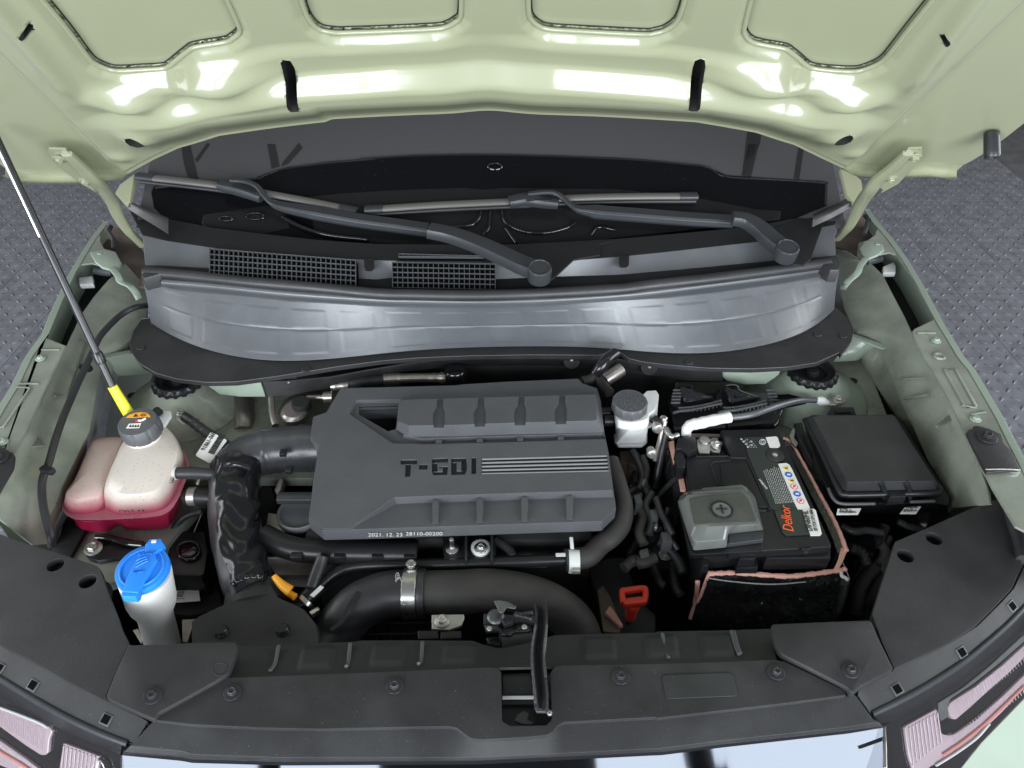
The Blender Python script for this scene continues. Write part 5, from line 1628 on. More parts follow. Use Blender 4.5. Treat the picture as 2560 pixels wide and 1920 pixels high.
pc = thing('positive_terminal_cover', 'smoky translucent terminal cover with plus sign at battery front', 'terminal cover', p1(G, '930,1350', 0.86))
loft('base_box', [(G('600,1190 690,1590 1240,1560 1260,1380 1180,1050 640,1080'), 0.865), (G('600,1180 700,1560 1245,1530 1255,1370 1180,1050 640,1080'), 0.90)], 'smooth', pc, n=60)
loft('lid', [(G('595,1150 620,1100 700,1060 1120,1030 1190,1110 1250,1340 1255,1370 985,1400 975,1500 720,1525 690,1450'), 0.905),
             (G('612,1140 640,1100 700,1068 1110,1036 1170,1110 1240,1330 1240,1345 985,1370 970,1440 720,1460 705,1430'), 0.922),
             (G('640,1130 670,1098 800,1085 1100,1058 1150,1110 1225,1310 1215,1325 980,1335 730,1345 715,1330'), 0.936)], 'smoke', pc, n=90)
plate('upper_flap', G('785,1040 900,1032 1040,1018 1090,1015 1130,1040 1140,1070 800,1075'), 0.925, 0.012, 'smoke', pc, bev=0.003)
plate('flap', G('985,1400 1010,1385 1255,1370 1258,1440 980,1475'), 0.908, 0.03, 'wiper', pc, bev=0.003)
plate('catch', G('1075,1500 1200,1495 1210,1560 1190,1590 1070,1590'), 0.885, 0.02, 'smooth', pc, bev=0.003)
plate('catch', G('1050,1555 1215,1545 1215,1659 1050,1659'), 0.868, 0.03, 'smooth', pc, bev=0.003)
plate('catch', G('780,1550 830,1548 835,1640 785,1640'), 0.872, 0.02, 'smooth', pc, bev=0.003)
plate('window', G('690,1125 800,1108 1085,1082 1130,1125 1200,1292 1190,1305 980,1313 745,1325 730,1310'), 0.9372, 0.001, 'smokedark', pc)
cpl = p1(G, '935,1212', 0.938)
lathe('plus_boss', cpl, [(0.0185, -0.001), (0.0185, 0.0012), (0.0165, 0.0016), (0.0152, 0.0008)], 'smooth', pc, seg=36)
lathe('plus_boss', cpl, [(0.015, 0.0), (0.015, 0.0010)], 'smoke', pc, seg=36)
for sx_, sy_ in ((0.0095, 0.0013), (0.0013, 0.0095)):
    box('plus_sign', cpl + Vector((0, 0, 0.0018)), (sx_ * 2, sy_ * 2, 0.0018), 'smooth', pc, bev=0.0006)

# insulating sleeve: pink foam edges, black film
sl = thing('battery_sleeve', 'crinkled black battery sleeve with pink foam edges', 'battery sleeve', p1(M, '1300,400', 0.65))
ft_ = M('890,172 1000,168 1100,166 1300,180 1500,192 1650,180 1800,160 1925,140')
fb_ = M('755,525 900,545 1100,580 1300,590 1500,590 1700,570 1800,530')


def crink(a, b):
    p = Vector((a * 7, b * 3.2, 0.3))
    return 0.011 * abs(mnoise.noise(p)) + 0.006 * abs(mnoise.noise(p * 2.3)) + 0.002 * mnoise.noise(p * 6)


sheet('front_panel', [(ft_, 0.848), (fb_, 0.69)], 'foil', sl, n=90, m=40, thick=0.006, disp=crink)
tube('foam_edge', [p + Vector((0, 0, 0.002)) for p in poly3((ft_, 0.849))] + [p1(M, '1950,128', 0.851)], 0.0046, 'foam', sl, seg=10, res=9, flat=0.7, boxy=4, level=True, rfun=lambda w: 0.0038 + 0.0005 * math.sin(w * 70) + 0.0004 * math.sin(w * 173))
rt_ = G('1400,662 1440,680 1475,715 1540,830 1615,965 1680,1090 1740,1200 1800,1315 1850,1430 1885,1530')
re = poly3((rt_, [0.872, 0.858]))
sheet('side_panel', [[p for p in re], [p + Vector((-0.012, 0, -0.004)) for p in re], [p + Vector((-0.020, 0, -0.13)) for p in re]], 'foil', sl, n=80, m=8, thick=0.004, disp=lambda a, b: 0.0005 * random.random())
tube('foam_edge', [p + Vector((0.001, 0, 0.001)) for p in re], 0.0032, 'foam', sl, seg=8, res=6, rfun=lambda w: 0.0026 + 0.0016 * w + 0.0004 * math.sin(w * 90))
sheet('foam_flap', [(G('1852,1500 1830,1590 1800,1659'), 0.858), (G('1895,1530 1870,1600 1838,1659'), 0.858)], 'foam', sl, n=12, m=3, thick=0.004)
sheet('foam_flap', [(M('1925,0 1890,70 1855,130'), 0.848), (M('1960,0 1920,60 1895,115'), 0.848)], 'foam', sl, n=12, m=3, thick=0.004)
le = poly3((G('528,690 545,760 565,840 585,900 605,960 622,1060'), [0.872, 0.866]))
lr = poly3((G('568,680 575,760 585,850 600,900 640,960 662,1060'), [0.872, 0.866]))
sheet('foam_edge', [le, lr], 'foam', sl, n=30, m=3, thick=0.006)
sheet('side_panel', [[p + Vector((0, 0, -0.006)) for p in le], [p + Vector((-0.004, 0, -0.14)) for p in le]], 'foil', sl, n=30, m=8, thick=0.004, disp=crink)
sheet('foam_edge', [(M('795,235 790,300 770,400 738,515'), [0.83, 0.70]), (M('830,235 822,310 800,410 765,522'), [0.83, 0.70])], 'foam', sl, n=20, m=2, thick=0.004)
tube('foam_edge', tpx(M, '895,175 870,240 840,320 812,380', [0.846, 0.765]), 0.0028, 'foam', sl, seg=8, res=5)
tube('crease_glint', pz(M, '900,200 960,212 1060,225 1250,243 1420,247 1640,230', 0.842), 0.0011, 'pale', sl, seg=6, res=4)  # pale line painting the glint along a crease of the film
tube('tie_string', tpx(M, '1915,155 1920,185 1950,200 1966,218', 0.85), 0.003, 'white', sl, seg=8, res=5)
qs = []
for k in range(7):
    c = p1(M, f'{1390 + k * 56},{132}', 0.835)
    qs.append([c + Vector((a, b, 0)) for a, b in ((-0.0008, -0.006), (0.0008, -0.006), (0.0008, 0.006), (-0.0008, 0.006))])
join_boxes('tray_ribs', qs, 0.004, (0, 0, 1), 'cover', bat)

# ------------------------------------------------------------------ fuse box
fb = thing('fuse_box', 'large black fuse box with a flat lid, right of battery', 'fuse box', p1(H, '800,900', 0.75))
loft('lid', [(H('285,575 335,545 965,542 1312,1085 1290,1135 600,1145 560,1120 525,1060'), 0.905), (H('300,575 342,545 962,542 1300,1070 1285,1100 600,1110 575,1095'), 0.915),
             (H('348,560 960,545 1288,1052 612,1062 604,1052'), 0.932)], 'plastic', fb, n=100, angle=30)
tube('lid_rim', pz(H, '285,580 420,850 545,1120 590,1155 700,1158 1000,1150 1290,1140 1312,1095', 0.905), 0.0055, 'smooth', fb, seg=10, res=5)
loft('body', [(H('330,700 480,1300 560,1380 1280,1330 1390,1230 1360,1150 1000,560 400,580'), 0.74), (H('280,640 470,1170 540,1230 800,1230 1290,1225 1390,1240 1395,1180 1000,560 350,560'), 0.885)], 'smooth', fb, n=90)
tube('body_rim', pz(H, '465,1110 500,1185 560,1225 700,1228 820,1226', 0.892), 0.003, 'cover', fb, seg=8, res=5)
tube('body_rim', pz(H, '1090,1212 1280,1206', 0.892), 0.003, 'cover', fb, seg=8, res=2)
for x0 in (880, 1075):
    tube('catch_guard', [p1(H, f'{x0 - 12},{1065}', 0.931), p1(H, f'{x0},{1100}', 0.917), p1(H, f'{x0 + 14},{1140}', 0.906), p1(H, f'{x0 + 14},{1185}', 0.895)], 0.0045, 'smooth', fb, seg=10, res=5)
plate('catch', H('925,1122 1060,1118 1065,1170 935,1178'), 0.912, 0.02, 'smooth', fb, bev=0.005)
plate('hinge_tab', H('450,540 485,480 660,480 680,535'), 0.905, 0.03, 'smooth', fb, bev=0.004)
plate('hinge_slot', H('510,500 630,498 640,522 520,526'), 0.907, 0.004, 'deep', fb)
plate('side_latch', H('205,605 265,600 300,760 345,860 340,920 300,850 240,740'), 0.885, 0.03, 'smooth', fb, bev=0.003)
plate('steel_tab', H('165,705 195,640 215,645 200,720 230,760 215,790 185,760'), 0.878, 0.004, 'zinc', fb)
for q, tx in (('530,1252 710,1248 685,1296 520,1297', ('▪ ▪▪▪', 'E21 18 17', '91950-Q5031')), ('1045,1240 1168,1234 1130,1292 1005,1290', ('91965-Q5', '▪▪▪ ▪▪', '18790-0134'))):
    P_ = [p + Vector((0, -0.004, 0)) for p in pz(H, q, 0.888)]
    nn = (P_[1] - P_[0]).cross(P_[3] - P_[0])
    nn = -nn if nn.y > 0 else nn
    o = link('white_label', plate_mesh('white_label', P_, 0.001), 'paper', fb)
    for k, t_ in enumerate(tx):
        text('label_print', t_, P_[0].lerp(P_[3], 0.24 + 0.27 * k) + (P_[1] - P_[0]) * 0.12, P_[1] - P_[0], (0, 0, 1), 0.0052, 'ink', o, sx=1.0)
# harness below
hn = thing('wiring_harness', 'black wiring harness and corrugated conduit below the fuse box', 'wiring', p1(N, '560,350', 0.66))
tube('conduit', tpx(N, '570,215 545,330 510,450 470,560', [0.80, 0.66]), 0.016, 'rubber', hn, seg=16, res=24, rfun=lambda w: 0.0115 + 0.0016 * math.sin(w * 150))
tube('cable', tpx(N, '860,80 740,200 690,330 680,470', [0.78, 0.70]), 0.013, 'felt', hn, seg=14)
tube('cable', tpx(N, '900,150 820,300 760,400 740,520', [0.76, 0.68]), 0.012, 'felt', hn, seg=14)
tube('metal_pipe', tpx(N, '800,0 720,110 640,240 590,350', [0.80, 0.70]), 0.006, 'blackmetal', hn, seg=10)
plate('connector', H('640,1500 800,1460 880,1490 850,1560 700,1590'), 0.80, 0.04, 'smooth', hn, bev=0.004)
plate('connector', H('1160,1385 1240,1370 1250,1410 1170,1420'), 0.82, 0.02, 'smooth', hn, bev=0.003)
for q, z0, z1, r, m_ in (('560,1400 660,1440 760,1430 880,1450', .84, .84, .007, 'rubber'), ('900,1400 860,1500 900,1600 860,1700', .83, .80, .009, 'felt'), ('620,1560 720,1600 760,1700', .81, .79, .010, 'rubber'),
                         ('1000,1360 1080,1400 1180,1420', .85, .84, .006, 'rubber'), ('940,1480 900,1560 920,1640', .82, .80, .006, 'blackmetal')):
    tube('cable', tpx(H, q, [z0, z1]), r, m_, hn, seg=12, res=10, rfun=lambda w, r=r: r * (1 + 0.08 * math.sin(w * 90)))
plate('bracket', H('820,1420 890,1410 880,1520 840,1540'), 0.83, 0.01, 'blackmetal', hn, bev=0.002)
lathe('silver_plug', p1(H, '1185,1392', 0.825), [(0.007, 0), (0.007, 0.006), (0.004, 0.008)], 'steel', hn, seg=14)
plate('bracket', N('700,350 860,270 930,420 800,480'), 0.68, 0.02, 'rust', hn)

# ------------------------------------------------------------------ coolant expansion tank
ct = thing('coolant_tank', 'milky coolant tank filled with pink coolant, black cap with warning label', 'coolant tank', p1(I, '950,800', 0.78))
m_ = MT['bottle'].copy()
m_.name = 'coolant_tank_plastic'
nt = m_.node_tree
geo = nt.nodes.new('ShaderNodeNewGeometry')
sep = nt.nodes.new('ShaderNodeSeparateXYZ')
nt.links.new(geo.outputs['Position'], sep.inputs[0])
rp = nt.nodes.new('ShaderNodeValToRGB')
mr = nt.nodes.new('ShaderNodeMapRange')
mr.inputs['From Min'].default_value, mr.inputs['From Max'].default_value = 0.80, 0.94
nt.links.new(sep.outputs[2], mr.inputs['Value'])
nt.links.new(mr.outputs['Result'], rp.inputs[0])
els = rp.color_ramp.elements
els[0].position, els[0].color = 0.0, (0.30, 0.004, 0.045, 1)
els[1].position, els[1].color = 1.0, (0.76, 0.73, 0.67, 1)
for p_, c_ in ((0.26, (0.36, 0.010, 0.06, 1)), (0.38, (0.46, 0.07, 0.13, 1)), (0.45, (0.56, 0.19, 0.22, 1)), (0.54, (0.62, 0.33, 0.32, 1)), (0.70, (0.70, 0.60, 0.54, 1))):
    e = els.new(p_)
    e.color = c_
# droplets inside
tc = nt.nodes.new('ShaderNodeTexCoord')
vo = nt.nodes.new('ShaderNodeTexVoronoi')
vo.inputs['Scale'].default_value = 115
nt.links.new(tc.outputs['Object'], vo.inputs['Vector'])
m1 = nt.nodes.new('ShaderNodeMapRange')
m1.inputs['From Min'].default_value, m1.inputs['From Max'].default_value = 0.12, 0.24
nt.links.new(vo.outputs['Distance'], m1.inputs['Value'])
m2 = nt.nodes.new('ShaderNodeMapRange')
m2.inputs['From Min'].default_value, m2.inputs['From Max'].default_value = 0.25, 0.18
n2 = nt.nodes.new('ShaderNodeTexNoise')
n2.inputs['Scale'].default_value = 12
nt.links.new(tc.outputs['Object'], n2.inputs['Vector'])
mx = nt.nodes.new('ShaderNodeMix')
mx.data_type = 'RGBA'
mx.inputs[7].default_value = (0.60, 0.50, 0.44, 1)
mth = nt.nodes.new('ShaderNodeMath')
mth.operation = 'MULTIPLY_ADD'
mth.inputs[1].default_value, mth.inputs[2].default_value = -0.85, 0.85
nt.links.new(m1.outputs['Result'], mth.inputs[0])
mx2 = nt.nodes.new('ShaderNodeMix')
mx2.data_type = 'RGBA'
mx2.blend_type = 'MULTIPLY'
mx2.inputs[7].default_value = (0.80, 0.72, 0.69, 1)
nt.links.new(mth.outputs[0], mx2.inputs[0])
nt.links.new(rp.outputs['Color'], mx2.inputs[6])
nt.links.new(mx2.outputs[2], nt.nodes['Principled BSDF'].inputs['Base Color'])
MT['coolant'] = m_
fl = I('478,800 474,840 500,880 570,918 750,922 910,915 1100,905 1250,885 1320,840 1380,740 1450,560 1455,480 1420,400 1350,340 1200,300 900,300 740,320 680,380 560,640')
lowt = I('520,800 550,900 590,930 720,935 820,925 890,905 920,900 960,915 1150,905 1290,880 1370,760 1430,600 1430,480 1380,400 1200,330 900,330 740,350')
lowb = I('560,900 590,970 640,1005 760,1015 850,1000 905,962 925,965 980,1000 1180,998 1290,985 1370,850 1420,700 1420,560 1370,480 1200,430 900,430 740,450')
loft('lower_shell', [(lowb, 0.795), (lowt, 0.838)], 'coolant', ct, n=90)
loft('seam_flange', [(fl, 0.838), (fl, 0.848)], 'pinkflange', ct, n=90)
lobes = ((I('486,790 498,840 560,872 700,868 790,840 830,790 880,600 940,420 960,330 900,305 745,325 690,385 570,640'), I('500,745 512,790 570,812 690,806 775,790 812,740 860,560 925,400 950,310 900,292 745,310 692,362 580,610'),
          I('530,690 548,722 590,742 690,736 765,712 800,670 850,530 915,370 940,300 900,292 752,310 705,360 600,600'), (0.848, 0.872, 0.888)),
         (I('805,800 840,850 920,880 1100,872 1220,850 1290,810 1350,720 1420,560 1430,480 1390,400 1330,330 1200,290 960,320 900,480'),
          I('800,690 830,750 910,790 1050,790 1200,770 1290,700 1340,600 1395,470 1395,390 1350,290 1280,215 1200,190 980,290 880,480'),
          I('830,620 860,680 930,720 1050,722 1180,700 1260,630 1320,530 1362,430 1355,360 1310,270 1255,210 1190,190 990,290 900,440'), (0.848, 0.892, 0.914)))
for a_, b_, c_, zz in lobes:
    pa, pb, pcn = [resample(cr(poly3((q, z)), 5, True), 72, True) for q, z in zip((a_, b_, c_), zz)]
    cen = ctr(pcn)
    lps = [pa, pb, [b.lerp(c, 0.45) + Vector((0, 0, 0.004)) for b, c in zip(pb, pcn)], pcn, [c.lerp(cen, 0.22) + Vector((0, 0, 0.003)) for c in pcn], [c.lerp(cen, 0.6) + Vector((0, 0, 0.005)) for c in pcn]]
    # keep vertex starts aligned
    loft('tank_chamber', lps, 'coolant', ct, n=72, angle=60)
for k in range(5):
    tube('moulded_rib', [p1(I, f'{905 + k * 62},{690 - k * 4}', 0.900), p1(I, f'{905 + k * 62},{740 - k * 4}', 0.885), p1(I, f'{905 + k * 61},{800 - k * 5}', 0.864)], 0.008, 'coolant', ct, seg=12, res=4)
ck = p1(I, '1055,165', 0.958)
ng = lathe('filler_neck', Vector((ck.x, ck.y, 0.905)), [(0.034, 0), (0.030, 0.012), (0.028, 0.03)], 'coolant', ct, seg=36)


def flutes(k, r, h):
    return 1.0 - (0.04 if (k % 12) < 2 and h < 0.0 else 0.0)


cap = lathe('cap', ck, [(0.0355, -0.030), (0.0362, -0.027), (0.0362, -0.010), (0.0350, -0.008), (0.0345, -0.002), (0.033, 0.0), (0.001, 0.0)], 'cover', ct, axis=(0.0, -0.10, 1), seg=96, rfun=flutes)
an = Vector((0.0, -0.10, 1)).normalized()
CP = Plane(ck + an * 0.0008, an)
o = plate('orange_label', I('968,134 990,115 1030,100 1085,92 1125,97 1150,115 1155,128 1060,132'), CP, 0.0008, 'orange', ct)
plate('warning_triangle', I('1022,128 1042,104 1060,126'), CP.off(0.0006), 0.0006, 'ink', ct)
tube('book_symbol', pz(I, '1080,122 1085,108 1100,108 1105,112 1120,106 1118,118 1100,122 1080,122', CP.off(0.0006)), 0.0006, 'ink', ct, seg=5, res=0)
plate('white_symbol', I('968,216 990,182 1085,176 1070,214'), CP.off(0.0004), 0.0006, 'paper', ct)
for k in range(4):
    plate('heat_mark', I(f'{990 + k * 20},207 {1000 + k * 20},190 {1006 + k * 20},190 {1008 + k * 20},206 {1000 + k * 20},208'), CP.off(0.0008), 0.0006, 'ink', ct)
tube('hand_symbol', pz(I, '1118,140 1090,156 1062,158', CP.off(0.0006)), 0.0018, 'paper', ct, seg=6, res=3)
plate('red_mark', I('1042,150 1076,148 1072,168 1040,166'), CP.off(0.0008), 0.0008, 'redink', ct)
tube('outlet', tpx(I, '1150,535 1210,550 1280,560', [0.905, 0.903, 0.90]), 0.008, 'coolant', ct, seg=14)
text('level_mark', 'MAX ▪▪', p1(I, '915,862', 0.862), (1, 0.0, 0), (0, -0.8, 0.6), 0.010, 'ink', ct, sx=1.3)
text('level_mark', '▪▪ ▪ ▪', p1(I, '950,928', 0.835), (1, 0.0, 0), (0, -0.8, 0.6), 0.008, 'ink', ct, sx=1.3)
plate('mount_ear', I('1180,90 1250,80 1310,85 1312,120 1260,200 1200,190'), 0.915, 0.006, 'bottle', ct, bev=0.002)
lathe('ear_bolt', p1(I, '1212,102', 0.917), [(0.010, 0), (0.010, 0.003), (0.007, 0.005), (0.007, 0.010), (0.005, 0.012)], 'deep', ct, seg=20)

oh = thing('overflow_hose', 'short black overflow hose clipped to the right of the coolant tank', 'hose', p1(I, '1450,570', 0.85))
tube('hose', tpx(I, '1262,560 1380,560 1500,560 1600,568 1700,580', [0.90, 0.90, 0.897, 0.89, 0.88]), 0.0108, 'rubber', oh, seg=22, res=8)
q0 = p1(I, '1330,562', 0.90)
cc = tube('spring_clamp', [q0 - Vector((0.007, 0, 0)), q0 + Vector((0.007, 0, 0))], 0.0122, 'white', oh, seg=26, res=2)
box('clamp_ear', q0 + Vector((0.001, -0.019, 0.002)), (0.013, 0.012, 0.005), 'steel', cc, bev=0.002)
q0 = p1(I, '1530,740', 0.84)
tube('lower_hose', tpx(I, '1430,745 1530,745 1640,750', [0.835, 0.84, 0.84]), 0.0155, 'rubber', oh, seg=22, res=6)
cc = tube('spring_clamp', [q0 - Vector((0.018, 0, 0)), q0 - Vector((0.004, 0, 0))], 0.0172, 'zinc', oh, seg=26, res=2)
box('clamp_ear', q0 + Vector((-0.004, 0.026, 0.016)), (0.006, 0.024, 0.005), 'zinc', cc, bev=0.002)
tube('small_hose', tpx(I, '1560,850 1450,880 1370,940 1310,1030', [0.82, 0.78]), 0.006, 'rubber', oh, seg=12)

# cable with a white tag
tg = thing('earth_cable', 'thick black earth cable carrying a white barcode tag', 'cable', p1(I, '1600,260', 0.87))
tube('wire', tpx(I, '1420,130 1480,170 1560,230 1650,290 1760,360 1810,395', [0.883, 0.885, 0.885, 0.882, 0.875, 0.87]), 0.0125, 'rubber', tg, seg=16, rfun=lambda w: 0.0098 + 0.0009 * math.sin(w * 60) * (0.15 < w < 0.5))
plate('cable_lug', I('1352,135 1370,95 1410,85 1425,110 1465,140 1440,170 1400,182 1365,160'), 0.876, 0.004, 'zinc', tg, bev=0.001)
bolt(p1(I, '1392,105', 0.878), 0.0068, 'steel', tg, washer=1.4)
TP_ = Plane(p1(I, '1620,370', 0.89), (0.12, -0.25, 1))
tgp = plate('tag', I('1622,242 1745,310 1610,488 1500,425'), TP_, 0.0012, 'paper', tg, round_=0.004)
t0_, t1_ = p1(I, '1575,392', TP_.off(0.0003)), p1(I, '1655,265', TP_.off(0.0003))
text('tag_number', '91861-068', t0_, t1_ - t0_, TP_.n, 0.0135, 'ink', tg, sx=0.72)
qs = []
ax_ = (t1_ - t0_).normalized()
pr_ = TP_.n.cross(ax_)
q_ = p1(I, '1597,405', TP_.off(0.0003)) - pr_ * 0.0
x_ = 0.0
while x_ < 0.044:
    w_ = random.choice((0.0005, 0.0009, 0.0015))
    qs.append([q_ + ax_ * x_, q_ + ax_ * (x_ + w_), q_ + ax_ * (x_ + w_) - pr_ * 0.012, q_ + ax_ * x_ - pr_ * 0.012])
    x_ += w_ + random.choice((0.0006, 0.001))
join_boxes('barcode', qs, 0.0006, TP_.n, 'ink', tgp)

hc = thing('bonnet_release_cable', 'thin black cable running along the left inner fender', 'cable', p1(D, '600,1200', 0.9))
tube('wire', tpx(D, '1135,625 1040,640 940,690 850,770 770,860 720,960 660,1090 590,1240 520,1400', [0.935, 0.955, 0.955, 0.955, 0.955, 0.955, 0.955, 0.955, 0.955]) +
     tpx(I, '490,120 430,290 375,480 330,600 322,720 345,880 390,1040 400,1120', [0.955, 0.95, 0.94, 0.93, 0.92, 0.91, 0.89, 0.87]), 0.0066, 'rubber', hc, seg=14)
for f_, a in ((I, '365,540'), (D, '660,1105')):
    box('cable_clip', p1(f_, a, 0.945), (0.026, 0.012, 0.012), 'smooth', hc, rot=(0, 0, -0.3), bev=0.004)

# ------------------------------------------------------------------ washer filler
wf = thing('washer_filler', 'white washer fluid filler neck with bright blue flip cap', 'washer filler', p1(J, '1250,690', 0.76))
w0, w1 = p1(I, '1105,1320', 0.935), p1(J, '1255,720', 0.74)
ax = (w0 - w1).normalized()
ln = (w0 - w1).length
lathe('neck', w1, [(0.0275, -0.05), (0.0270, ln * 0.30), (0.0268, ln * 0.42), (0.0282, ln * 0.50), (0.0350, ln * 0.60), (0.0372, ln * 0.67), (0.0385, ln * 0.97)], 'neck', wf, axis=ax, seg=48)
wn = (ax + Vector((-0.12, -0.10, 0.15))).normalized()
WP = Plane(p1(I, '1090,1300', 0.945), wn)
el = [(1087 + 228 * math.cos(a) * math.cos(-0.55) - 158 * math.sin(a) * math.sin(-0.55), 1293 + 228 * math.cos(a) * math.sin(-0.55) + 158 * math.sin(a) * math.cos(-0.55)) for a in np.linspace(0, 6.2832, 49)[:-1]]
ep = I(' '.join(f'{a:.1f},{b:.1f}' for a, b in el))
plate('cap', ep, WP, 0.010, 'blue', wf, bev=0.003)
inn = I(' '.join(f'{1087 + (a - 1087) * .80:.1f},{1290 + (b - 1293) * .80:.1f}' for a, b in el))
tube('cap_ring', [at(u, v, WP.off(0.0008)) for u, v in inn + inn[:1]], 0.0018, 'blue', wf, seg=8, res=2)
plate('cap_bar', I('1075,1180 1190,1175 1205,1225 1085,1430 1060,1480 935,1470 960,1390 1020,1260'), WP.off(0.006), 0.009, 'blue', wf, bev=0.003)
plate('cap_tab', I('928,1480 945,1455 1070,1450 1060,1490 1040,1512 935,1512'), WP.off(0.004), 0.014, 'blue', wf, bev=0.003)
plate('cap_hinge', I('1110,1110 1150,1065 1235,1062 1258,1105 1240,1140 1180,1180 1110,1170'), WP.off(0.005), 0.012, 'blue', wf, bev=0.003)
plate('hinge_pin', I('1165,1075 1200,1072 1195,1092 1160,1094'), WP.off(0.0065), 0.003, 'bottle', wf)
dx_ = (p1(I, '1155,1185', WP) - p1(I, '1055,1200', WP))
for tx, a, s_ in (('WASHER', '1052,1205', 0.013), ('FLUID', '1018,1335', 0.012)):
    text('raised_text', tx, p1(I, a, WP.off(0.0065)), dx_, wn, s_ * 0.52, 'blue', wf, sx=1.0, depth=0.0008)
for k in range(3):
    tube('spray_symbol', pz(I, f'{1040 + k * 3},{1285 - k * 25} {1080},{1262 - k * 22} {1135 - k * 4},{1235 - k * 16}', WP.off(0.007)), 0.0012, 'blue', wf, seg=6, res=4)
plate('spray_symbol', I('1040,1290 1075,1235 1110,1240 1080,1290'), WP.off(0.0066), 0.001, 'blue', wf)

# mount bracket and unit between filler and duct
mb = thing('engine_mount', 'black engine mount bracket with a large steel bolt by the blue cap', 'engine mount', p1(I, '800,1150', 0.78))
plate('bracket', I('650,1180 690,1120 740,1080 735,1035 800,1025 1000,1060 1150,1100 1100,1180 860,1215 760,1235 680,1215'), 0.80, 0.02, 'smooth', mb, bev=0.005)
plate('bracket', I('780,1240 980,1180 1000,1290 900,1340 800,1300'), 0.78, 0.03, 'smooth', mb, bev=0.006)
tube('rim', tpx(I, '740,1050 850,1060 960,1095 1100,1110', 0.808), 0.006, 'gloss', mb, seg=10)
bolt(p1(I, '720,1140', 0.802), 0.0095, 'zinc', mb, axis=(0.1, -0.1, 1), washer=1.6)
un = thing('black_unit', 'black boxed unit with a printed white label behind the washer filler', 'unit', p1(I, '1450,1250', 0.7))
plate('box', I('1290,1100 1370,1000 1570,1010 1600,1150 1570,1330 1540,1350 1310,1340'), 0.78, 0.10, 'smooth', un, bev=0.006)
plate('lower_box', I('1320,1400 1650,1390 1720,1600 1450,1659 1330,1640'), 0.72, 0.10, 'deep', un, bev=0.006)
tube('round_port', pz(I, ' '.join(f'{1450 + 85 * math.cos(a):.0f},{1155 + 70 * math.sin(a):.0f}' for a in np.linspace(0, 6.283, 17)), 0.785), 0.003, 'gloss', un, seg=8, res=2)
lathe('port_lens', p1(I, '1455,1165', 0.78), [(0.016, 0), (0.014, 0.003), (0.008, 0.005)], 'gloss', un, seg=28)
lp_ = [p for p in pz(I, '1345,1465 1525,1458 1537,1542 1352,1555', 0.735)]
plate('white_label', lp_, 0.735, 0.001, 'paper', un)
text('label_text', '02', p1(I, '1352,1512', 0.736), (1, 0, 0), (0, 0, 1), 0.016, 'ink', un, sx=0.75)
text('label_text', '▪▪▪ ▪▪', p1(I, '1350,1532', 0.736), (1, 0, 0), (0, 0, 1), 0.005, 'ink', un)
plate('silver_strap', J('1020,600 1060,590 1100,680 1080,700'), 0.75, 0.004, 'zinc', un)
plate('casting', J('1400,520 1500,515 1440,690 1400,690'), 0.74, 0.03, 'cast', un)

# ------------------------------------------------------------------ hood latch
lt = thing('hood_latch', 'greased steel hood latch with hook behind the grille cover', 'hood latch', p1(L, '830,560', 0.88))
plate('base_plate', L('645,560 760,552 785,580 800,610 860,600 880,560 1000,548 1015,590 1000,605 880,615 840,640 780,635 760,605 660,610'), 0.905, 0.006, 'gloss', lt, bev=0.002)
plate('back_plate', L('640,470 760,470 880,480 1020,455 1030,540 640,550'), 0.895, 0.01, 'blackmetal', lt, bev=0.003)
loft('hook', [(L('720,378 760,372 830,385 895,420 885,440 820,432 795,470 760,470 745,430'), 0.925), (L('722,376 760,370 830,383 893,418 883,436 818,428 793,464 762,464 747,426'), 0.932)], 'greymetal', lt, n=40)
lathe('pivot', p1(L, '735,505', 0.905), [(0.0125, 0), (0.013, 0.003), (0.010, 0.006), (0.006, 0.007)], 'greymetal', lt, seg=28)
plate('lever', L('780,520 850,500 880,510 870,540 800,560'), 0.912, 0.008, 'blackmetal', lt, bev=0.002)
tube('spring', tpx(L, '880,480 930,490 980,500 1020,515', 0.912), 0.007, 'greymetal', lt, seg=10, res=16, rfun=lambda w: 0.0045 + 0.0012 * math.sin(w * 90))
plate('arm_plate', L('870,470 1020,450 1025,475 900,490'), 0.916, 0.004, 'greymetal', lt, bev=0.001)
for a in ('686,590', '955,577'):
    lathe('rivet', p1(L, a, 0.906), [(0.0042, 0), (0.0038, 0.0016), (0.0015, 0.002)], 'zinc', lt, seg=18)
tube('motor', tpx(L, '770,672 880,655 1010,645', 0.875), 0.015, 'felt', lt, seg=20, res=4)
plate('cable_box', L('660,655 760,640 770,720 680,700'), 0.885, 0.02, 'smooth', lt, bev=0.003)
bk = thing('latch_support', 'ridged black steel strap running from the latch down to the grille cover', 'bracket', p1(L, '1080,1200', 0.92))


def ridge(a, b):
    return 0.006 * (math.exp(-((b - 0.12) / 0.10) ** 2) + math.exp(-((b - 0.88) / 0.12) ** 2)) - 0.004 * math.exp(-((b - 0.45) / 0.12) ** 2) + 0.0009 * random.random()


